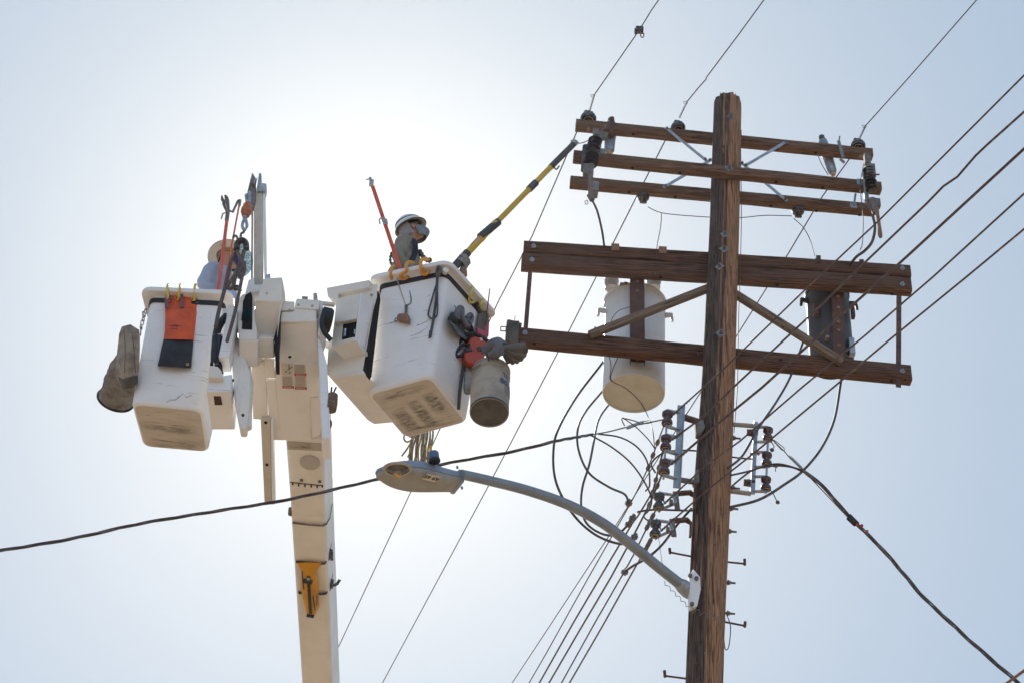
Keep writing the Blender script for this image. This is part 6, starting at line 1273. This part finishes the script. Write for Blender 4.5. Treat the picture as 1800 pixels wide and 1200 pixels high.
def make_person(label, c, f, u, neck, sh_r, sh_l, el_r, el_l, wr_r, wr_l, pelvis, shirt, brim, dome_m, under_m, stripe):
    t_ = thing('person', label, 'person', pelvis - UPW * .45, 'line workers in the baskets')
    c, M = head_frame(c, f, u); L = lambda x, y, z: c + M @ V((x, y, z))
    b = MB()
    b.ball(L(-.012, 0, .03), (.098, .078, .092), M, 20, 14); b.ball(L(.018, 0, -.035), (.072, .062, .078), M, 18, 12); b.ball(L(.055, 0, -.085), (.032, .036, .026), M)
    b.tube([L(.075, 0, .015), L(.100, 0, -.022), L(.088, 0, -.032)], [.012, .015, .010], 8)
    for s_ in (-1, 1):
        b.ball(L(-.005, .078 * s_, -.01), (.020, .010, .034), M, 12, 8); b.ball(L(.078, .03 * s_, .012), (.013, .015, .010), M, 10, 6)
    b.tube([L(.082, -.022, -.052), L(.090, 0, -.053), L(.082, .022, -.052)], .008, 8)
    capsule_chain(b, [(L(-.018, 0, -.05), .062), (neck + UPW * .03, .060), (neck - UPW * .04, .075)])
    mid = (sh_r + sh_l) / 2
    capsule_chain(b, [(neck - UPW * .03, (.08, .08)), (mid - UPW * .12, (.15, .10)), (mid.lerp(pelvis, .6), (.14, .10)), (pelvis, (.15, .11))])
    for sh, el, wr in ((sh_r, el_r, wr_r), (sh_l, el_l, wr_l)):
        capsule_chain(b, [(neck - UPW * .06, .055), (sh, .062), (sh.lerp(el, .5), .050), (el, .040), (el.lerp(wr, .4), .040), (wr, .027), (wr + (wr - el).normalized() * .012, .026)], 12)
    for s_ in (-.09, .09):
        capsule_chain(b, [(pelvis + V((s_, 0, -.02)), .085), (pelvis + V((s_, 0, -.42)), .058), (pelvis + V((s_, 0, -.80)), .042)], 12)
    b.build('body', M_skin, t_, mods=RM(.0075, 4))
    b = MB()
    capsule_chain(b, [(neck + (mid - neck) * .1 + UPW * .012, (.078, .075)), (neck.lerp(mid, .6) - UPW * .02, (.11, .09)), (mid - UPW * .13, (.185, .13)), (mid.lerp(pelvis, .6), (.175, .13)), (pelvis, (.18, .13))], 20)
    for sh, el, wr in ((sh_r, el_r, wr_r), (sh_l, el_l, wr_l)):
        capsule_chain(b, [(neck.lerp(sh, .3) - UPW * .045, .075), (sh, .080), (sh.lerp(el, .5), .070), (el, .058), (el.lerp(wr, .5), .052), (el.lerp(wr, .97), .038)], 14)
    b.build('shirt', shirt, t_, mods=RM(.011, 5) + [('DISPLACE', dict(strength=.016, mid_level=.5, texture=FOLD))])
    # hard hat: dome, full brim, suspension
    h = MB(); rings = []
    for th in [i * math.pi / 2 / 12 for i in range(13)]:
        rings.append([L(-.008 + .136 * max(math.sin(th), .02) * math.cos(a) * (1 + .02 * math.cos(a)), .112 * max(math.sin(th), .02) * math.sin(a), .052 + .122 * math.cos(th) + .008 * max(0, math.cos(2 * a)) * math.sin(th) * (1 if abs(math.sin(a)) < .25 else 0)) for a in [2 * math.pi * k_ / 40 for k_ in range(40)]])
    bx, by = brim
    rings.append([L(-.004 + bx * .93 * math.cos(a), by * .93 * math.sin(a), .046) for a in [2 * math.pi * k_ / 40 for k_ in range(40)]])
    rings.append([L(-.002 + bx * math.cos(a), by * math.sin(a), .034) for a in [2 * math.pi * k_ / 40 for k_ in range(40)]])
    h.loft(rings, cap=False); hat = h.build('hard_hat', dome_m, t_, ang=60, mods=[('SOLIDIFY', dict(thickness=.004, offset=1))])
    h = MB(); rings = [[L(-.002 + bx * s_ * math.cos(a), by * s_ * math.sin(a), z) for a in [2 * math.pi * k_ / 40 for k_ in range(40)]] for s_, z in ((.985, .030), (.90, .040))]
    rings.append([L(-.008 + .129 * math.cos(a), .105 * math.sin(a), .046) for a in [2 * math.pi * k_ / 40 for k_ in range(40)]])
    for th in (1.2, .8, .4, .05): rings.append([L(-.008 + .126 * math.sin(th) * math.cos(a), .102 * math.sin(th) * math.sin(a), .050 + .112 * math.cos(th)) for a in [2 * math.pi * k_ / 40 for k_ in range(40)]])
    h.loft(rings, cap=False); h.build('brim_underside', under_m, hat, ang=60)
    h = MB(); h.loft([[L(-.012 + .108 * math.cos(a), .088 * math.sin(a), z) for a in [2 * math.pi * k_ / 32 for k_ in range(32)]] for z in (.030, .055)], cap=False); h.build('suspension_band', M_yhook if not stripe else M_black, hat, mods=[('SOLIDIFY', dict(thickness=.004))])
    if stripe:
        h = MB(); P = [L(-.008 + .138 * math.sin(1.25) * math.cos(a), .1145 * math.sin(1.25) * math.sin(a), .052 + .124 * math.cos(1.25)) for a in [2 * math.pi * k_ / 40 for k_ in range(41)]]
        h.strap(P, M @ V((0, 0, 1)), .020, .003); h.build('black_stripe', M_black, hat)
    return t_, L, M
FOLD = bpy.data.textures.new('cloth_folds', 'CLOUDS'); FOLD.noise_scale = .09; FOLD.noise_depth = 2
# ---- worker in the right basket, looking up along the yellow stick
Yp = (topR[0].y + topR[2].y) / 2 + .10
hc = onY(725, 405, Yp); nk = onY(717, 434, Yp)
ax_s = (K(900, 363) - K(800, 470)).normalized()
hand = K(812.5, 458.5)
pp, L, M = make_person('worker in a white hard hat, grey mask and olive shirt holding the yellow stick', hc, (.86, .06, .46), (-.45, -.05, .86), nk,
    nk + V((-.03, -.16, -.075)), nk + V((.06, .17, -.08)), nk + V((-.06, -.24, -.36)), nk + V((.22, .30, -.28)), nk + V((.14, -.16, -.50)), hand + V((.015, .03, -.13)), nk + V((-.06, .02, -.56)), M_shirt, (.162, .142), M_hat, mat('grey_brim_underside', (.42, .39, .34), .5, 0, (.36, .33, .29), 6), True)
# neck cloth hanging from the hat
b = MB(); rings = []
for i in range(9):
    t_ = i / 8; rings.append([L(-.018 + (.112 + .02 * t_) * math.cos(a) * (1 + .06 * math.sin(a * 9 + i) * t_), (.094 + .022 * t_) * math.sin(a) * (1 + .05 * math.sin(a * 11) * t_), .045 - (.175 - .05 * abs(math.cos(a))) * t_ ) for a in [math.pi * (.56 + .88 * k_ / 26) for k_ in range(27)]])
b.loft(rings, cap=False, close=False); b.build('neck_cloth', M_gcloth, pp, ang=80, mods=[('SOLIDIFY', dict(thickness=.004))])
b = MB(); rings = []
for j in range(9):
    t_ = j / 8; z = -.032 - .100 * t_; rr = .086 + .040 * math.sin(math.pi * min(1, t_ * .95 + .08)) - .018 * t_
    rings.append([L(.012 + rr * math.cos(a) * 1.18, (.083 - .010 * t_) * math.sin(a), z + .018 * math.cos(a) * (1 - t_) - .02 * (1 - math.cos(a)) * -.6) for a in [math.pi * (-.5 + k_ / 20) for k_ in range(21)]])
b.loft(rings, cap=False, close=False); b.build('face_mask', M_mask, pp, ang=80, mods=[('SOLIDIFY', dict(thickness=.004))])
b = MB(); b.strap([L(.012, -.081 * s_ if 0 else .081, -.02) for s_ in (1,)] + [L(-.01, .086, -.012)], UPW, .006, .003); b.build('ear_loop', M_mask, pp)
b = MB()
for s_ in (-1, 1): b.ball(L(.088, .034 * s_, .016), (.010, .030, .020), M, 14, 8)
b.tube([L(.086, .06, .022), L(.03, .084, .020), L(-.01, .086, .018)], .0045, 6); b.tube([L(.086, -.06, .022), L(.03, -.084, .020), L(-.01, -.086, .018)], .0045, 6); b.build('safety_glasses', mat('dark_glass', (.03, .05, .08), .08, 0, spec=1), pp)
# harness
b = MB(); pts_ = [nk + V((-.03, -.10, .02)), nk + V((.045, -.165, -.05)), nk + V((.085, -.175, -.15)), nk + V((.08, -.16, -.26)), nk + V((.04, -.16, -.40))]
b.strap(spline(pts_, 5), V((1, 0, -.2)), .050, .010); b.build('harness_strap', M_navy, pp)
b = MB(); P = spline([onY(737, 441, Yp - .08), onY(744, 452, Yp - .08), onY(752, 458, Yp - .06), onY(757, 456, Yp - .05)], 6); b.tube(P, [.022 + .006 * math.sin(i * 2.4) for i in range(len(P))], 10); b.build('coiled_lanyard', M_canvasd, pp, ang=80)
b = MB(); P = spline([onY(690, 470, Yp - .02), onY(686, 458, Yp), onY(688, 446, Yp), onY(694, 440, Yp)], 6); b.tube(P, [.012 + .005 * math.sin(i * 2.2) for i in range(len(P))], 8); b.build('back_harness', M_canvasd, pp)
# gloved hand closed round the stick
g_ = MB(); a_ = ax_s; r0 = .040
e1_ = (-FWD - a_ * (-FWD).dot(a_)).normalized(); e2_ = a_.cross(e1_).normalized(); e2_ = e2_ if e2_.dot(RTV) > 0 else -e2_     # e1 to camera, e2 to the right/below
cp = lambda ang, h, r: hand + a_ * h + (e1_ * math.sin(ang) + e2_ * math.cos(ang)) * r
pal = hand + e2_ * .052 - e1_ * .012
g_.ball(pal + a_ * .0, (.046, .026, .040), Matrix((a_, e2_, e1_)).transposed(), 18, 12)
capsule_chain(g_, [(pal - a_ * .02, .032), (pal - a_ * .06 + e2_ * .004, .028), (hand + V((.015, .03, -.10)), .033)], 12)
for i, (h, la) in enumerate(((.034, 2.55), (.012, 2.8), (-.010, 2.7), (-.031, 2.35))):
    n_ = 9; P = [cp(-.35 + (la + .35) * k_ / n_, h + .004 * k_ / n_ * (1 if i < 2 else -1), r0 + .016 - .004 * k_ / n_ + (.010 if k_ < 2 else 0)) for k_ in range(n_ + 1)]
    g_.tube(P, [.0125 - .0025 * k_ / n_ + (.0012 if k_ in (3, 6) else 0) for k_ in range(n_ + 1)], 10); g_.ball(P[-1], .0102, seg=10, rg=6)
P = [cp(-.5 - 1.7 * k_ / 6, .045 + .012 * k_ / 6, r0 + .016) for k_ in range(7)]; g_.tube([pal + a_ * .02] + P, [.016, .0145, .014, .0135, .013, .0125, .012, .011], 10); g_.ball(P[-1], .011, seg=10, rg=6)
g_.build('work_glove', M_glove, pp, mods=RM(.0035, 2))
b = MB(); b.tube([hand + V((.015, .03, -.09)), hand + V((.018, .035, -.15))], [.036, .042], 14); b.build('glove_cuff', mat('brown_leather_cuff', (.26, .15, .10), .8, 0, (.2, .11, .08), 10), pp)
# ---- worker in the left basket, seen from below
Yq = (topL[0].y + topL[2].y) / 2
hc1 = onY(404, 458, Yq); nk1 = onY(394, 478, Yq - .02)
pq, L, M = make_person('worker in a cream full-brim hard hat and pale blue shirt behind the orange sticks', hc1, (.88, .30, -.10), (.06, .46, .88), nk1,
    nk1 + V((-.085, -.13, -.10)), nk1 + V((.04, .16, -.09)), nk1 + V((-.13, -.18, -.33)), nk1 + V((.12, .22, -.3)), nk1 + V((.06, -.12, -.40)), nk1 + V((.17, .10, -.35)), nk1 + V((-.10, .02, -.56)), M_shirtb, (.212, .195), M_hat, M_hatu, False)
b = MB(); rings = []
for s_, z in ((.62, .030), (1.0, .024), (1.02, .028)):
    rings.append([L(-.002 + .214 * s_ * math.cos(a), .197 * s_ * math.sin(a), z) for a in [math.pi * (-.42 + .84 * k_ / 24) for k_ in range(25)]])
b.loft(rings, cap=False, close=False); b.build('brim_shade_cloth', M_visor, pq, ang=60, mods=[('SOLIDIFY', dict(thickness=.003))])
b = MB(); rings = []
for j in range(8):
    t_ = j / 7; z = -.005 - .10 * t_; rr = .080 + .026 * math.sin(math.pi * min(1, t_ + .1)) - .02 * t_
    rings.append([L(.012 + rr * math.cos(a) * 1.08, (.078 - .012 * t_) * math.sin(a), z) for a in [math.pi * (-.5 + k_ / 18) for k_ in range(19)]])
b.loft(rings, cap=False, close=False); b.build('face_mask', M_maskn, pq, ang=80, mods=[('SOLIDIFY', dict(thickness=.004))])
b = MB(); b.strap([L(-.095, y, -.0 + .0 * y) for y in (-.05, 0, .05)], M @ V((0, 0, 1)), .045, .012); b.build('ratchet_band', M_black, pq)
b = MB(); b.ball(L(-.11, .10, .03), (.012, .008, .02), M); b.build('hat_clip', M_black, pq)
b = MB(); b.box(onY(415, 506, Yq - .2), V((.02, 0, 0)), V((0, .02, 0)), V((0, 0, .022))); b.tube([onY(414, 503, Yq - .2), onY(425, 511, Yq - .2)], .009, 6); b.build('harness_buckle', M_black, pq, bevel=.004)
# ================================================================ sunlit haze
hz = MB(); hz.box((0, 0, 10.5), (2600, 0, 0), (0, 2600, 0), (0, 0, 11.5 + 2)); ho = hz.build('haze', None or M_ground)
hm = bpy.data.materials.new('haze_air'); hm.use_nodes = True; t = hm.node_tree; t.nodes.clear()
o_ = N(t, 'ShaderNodeOutputMaterial'); pv = N(t, 'ShaderNodeVolumePrincipled'); pv.inputs['Color'].default_value = (.95, .96, 1, 1); pv.inputs['Density'].default_value = .00022; pv.inputs['Anisotropy'].default_value = .72
t.links.new(pv.outputs[0], o_.inputs['Volume']); ho.data.materials.clear(); ho.data.materials.append(hm); ho['kind'] = 'stuff'
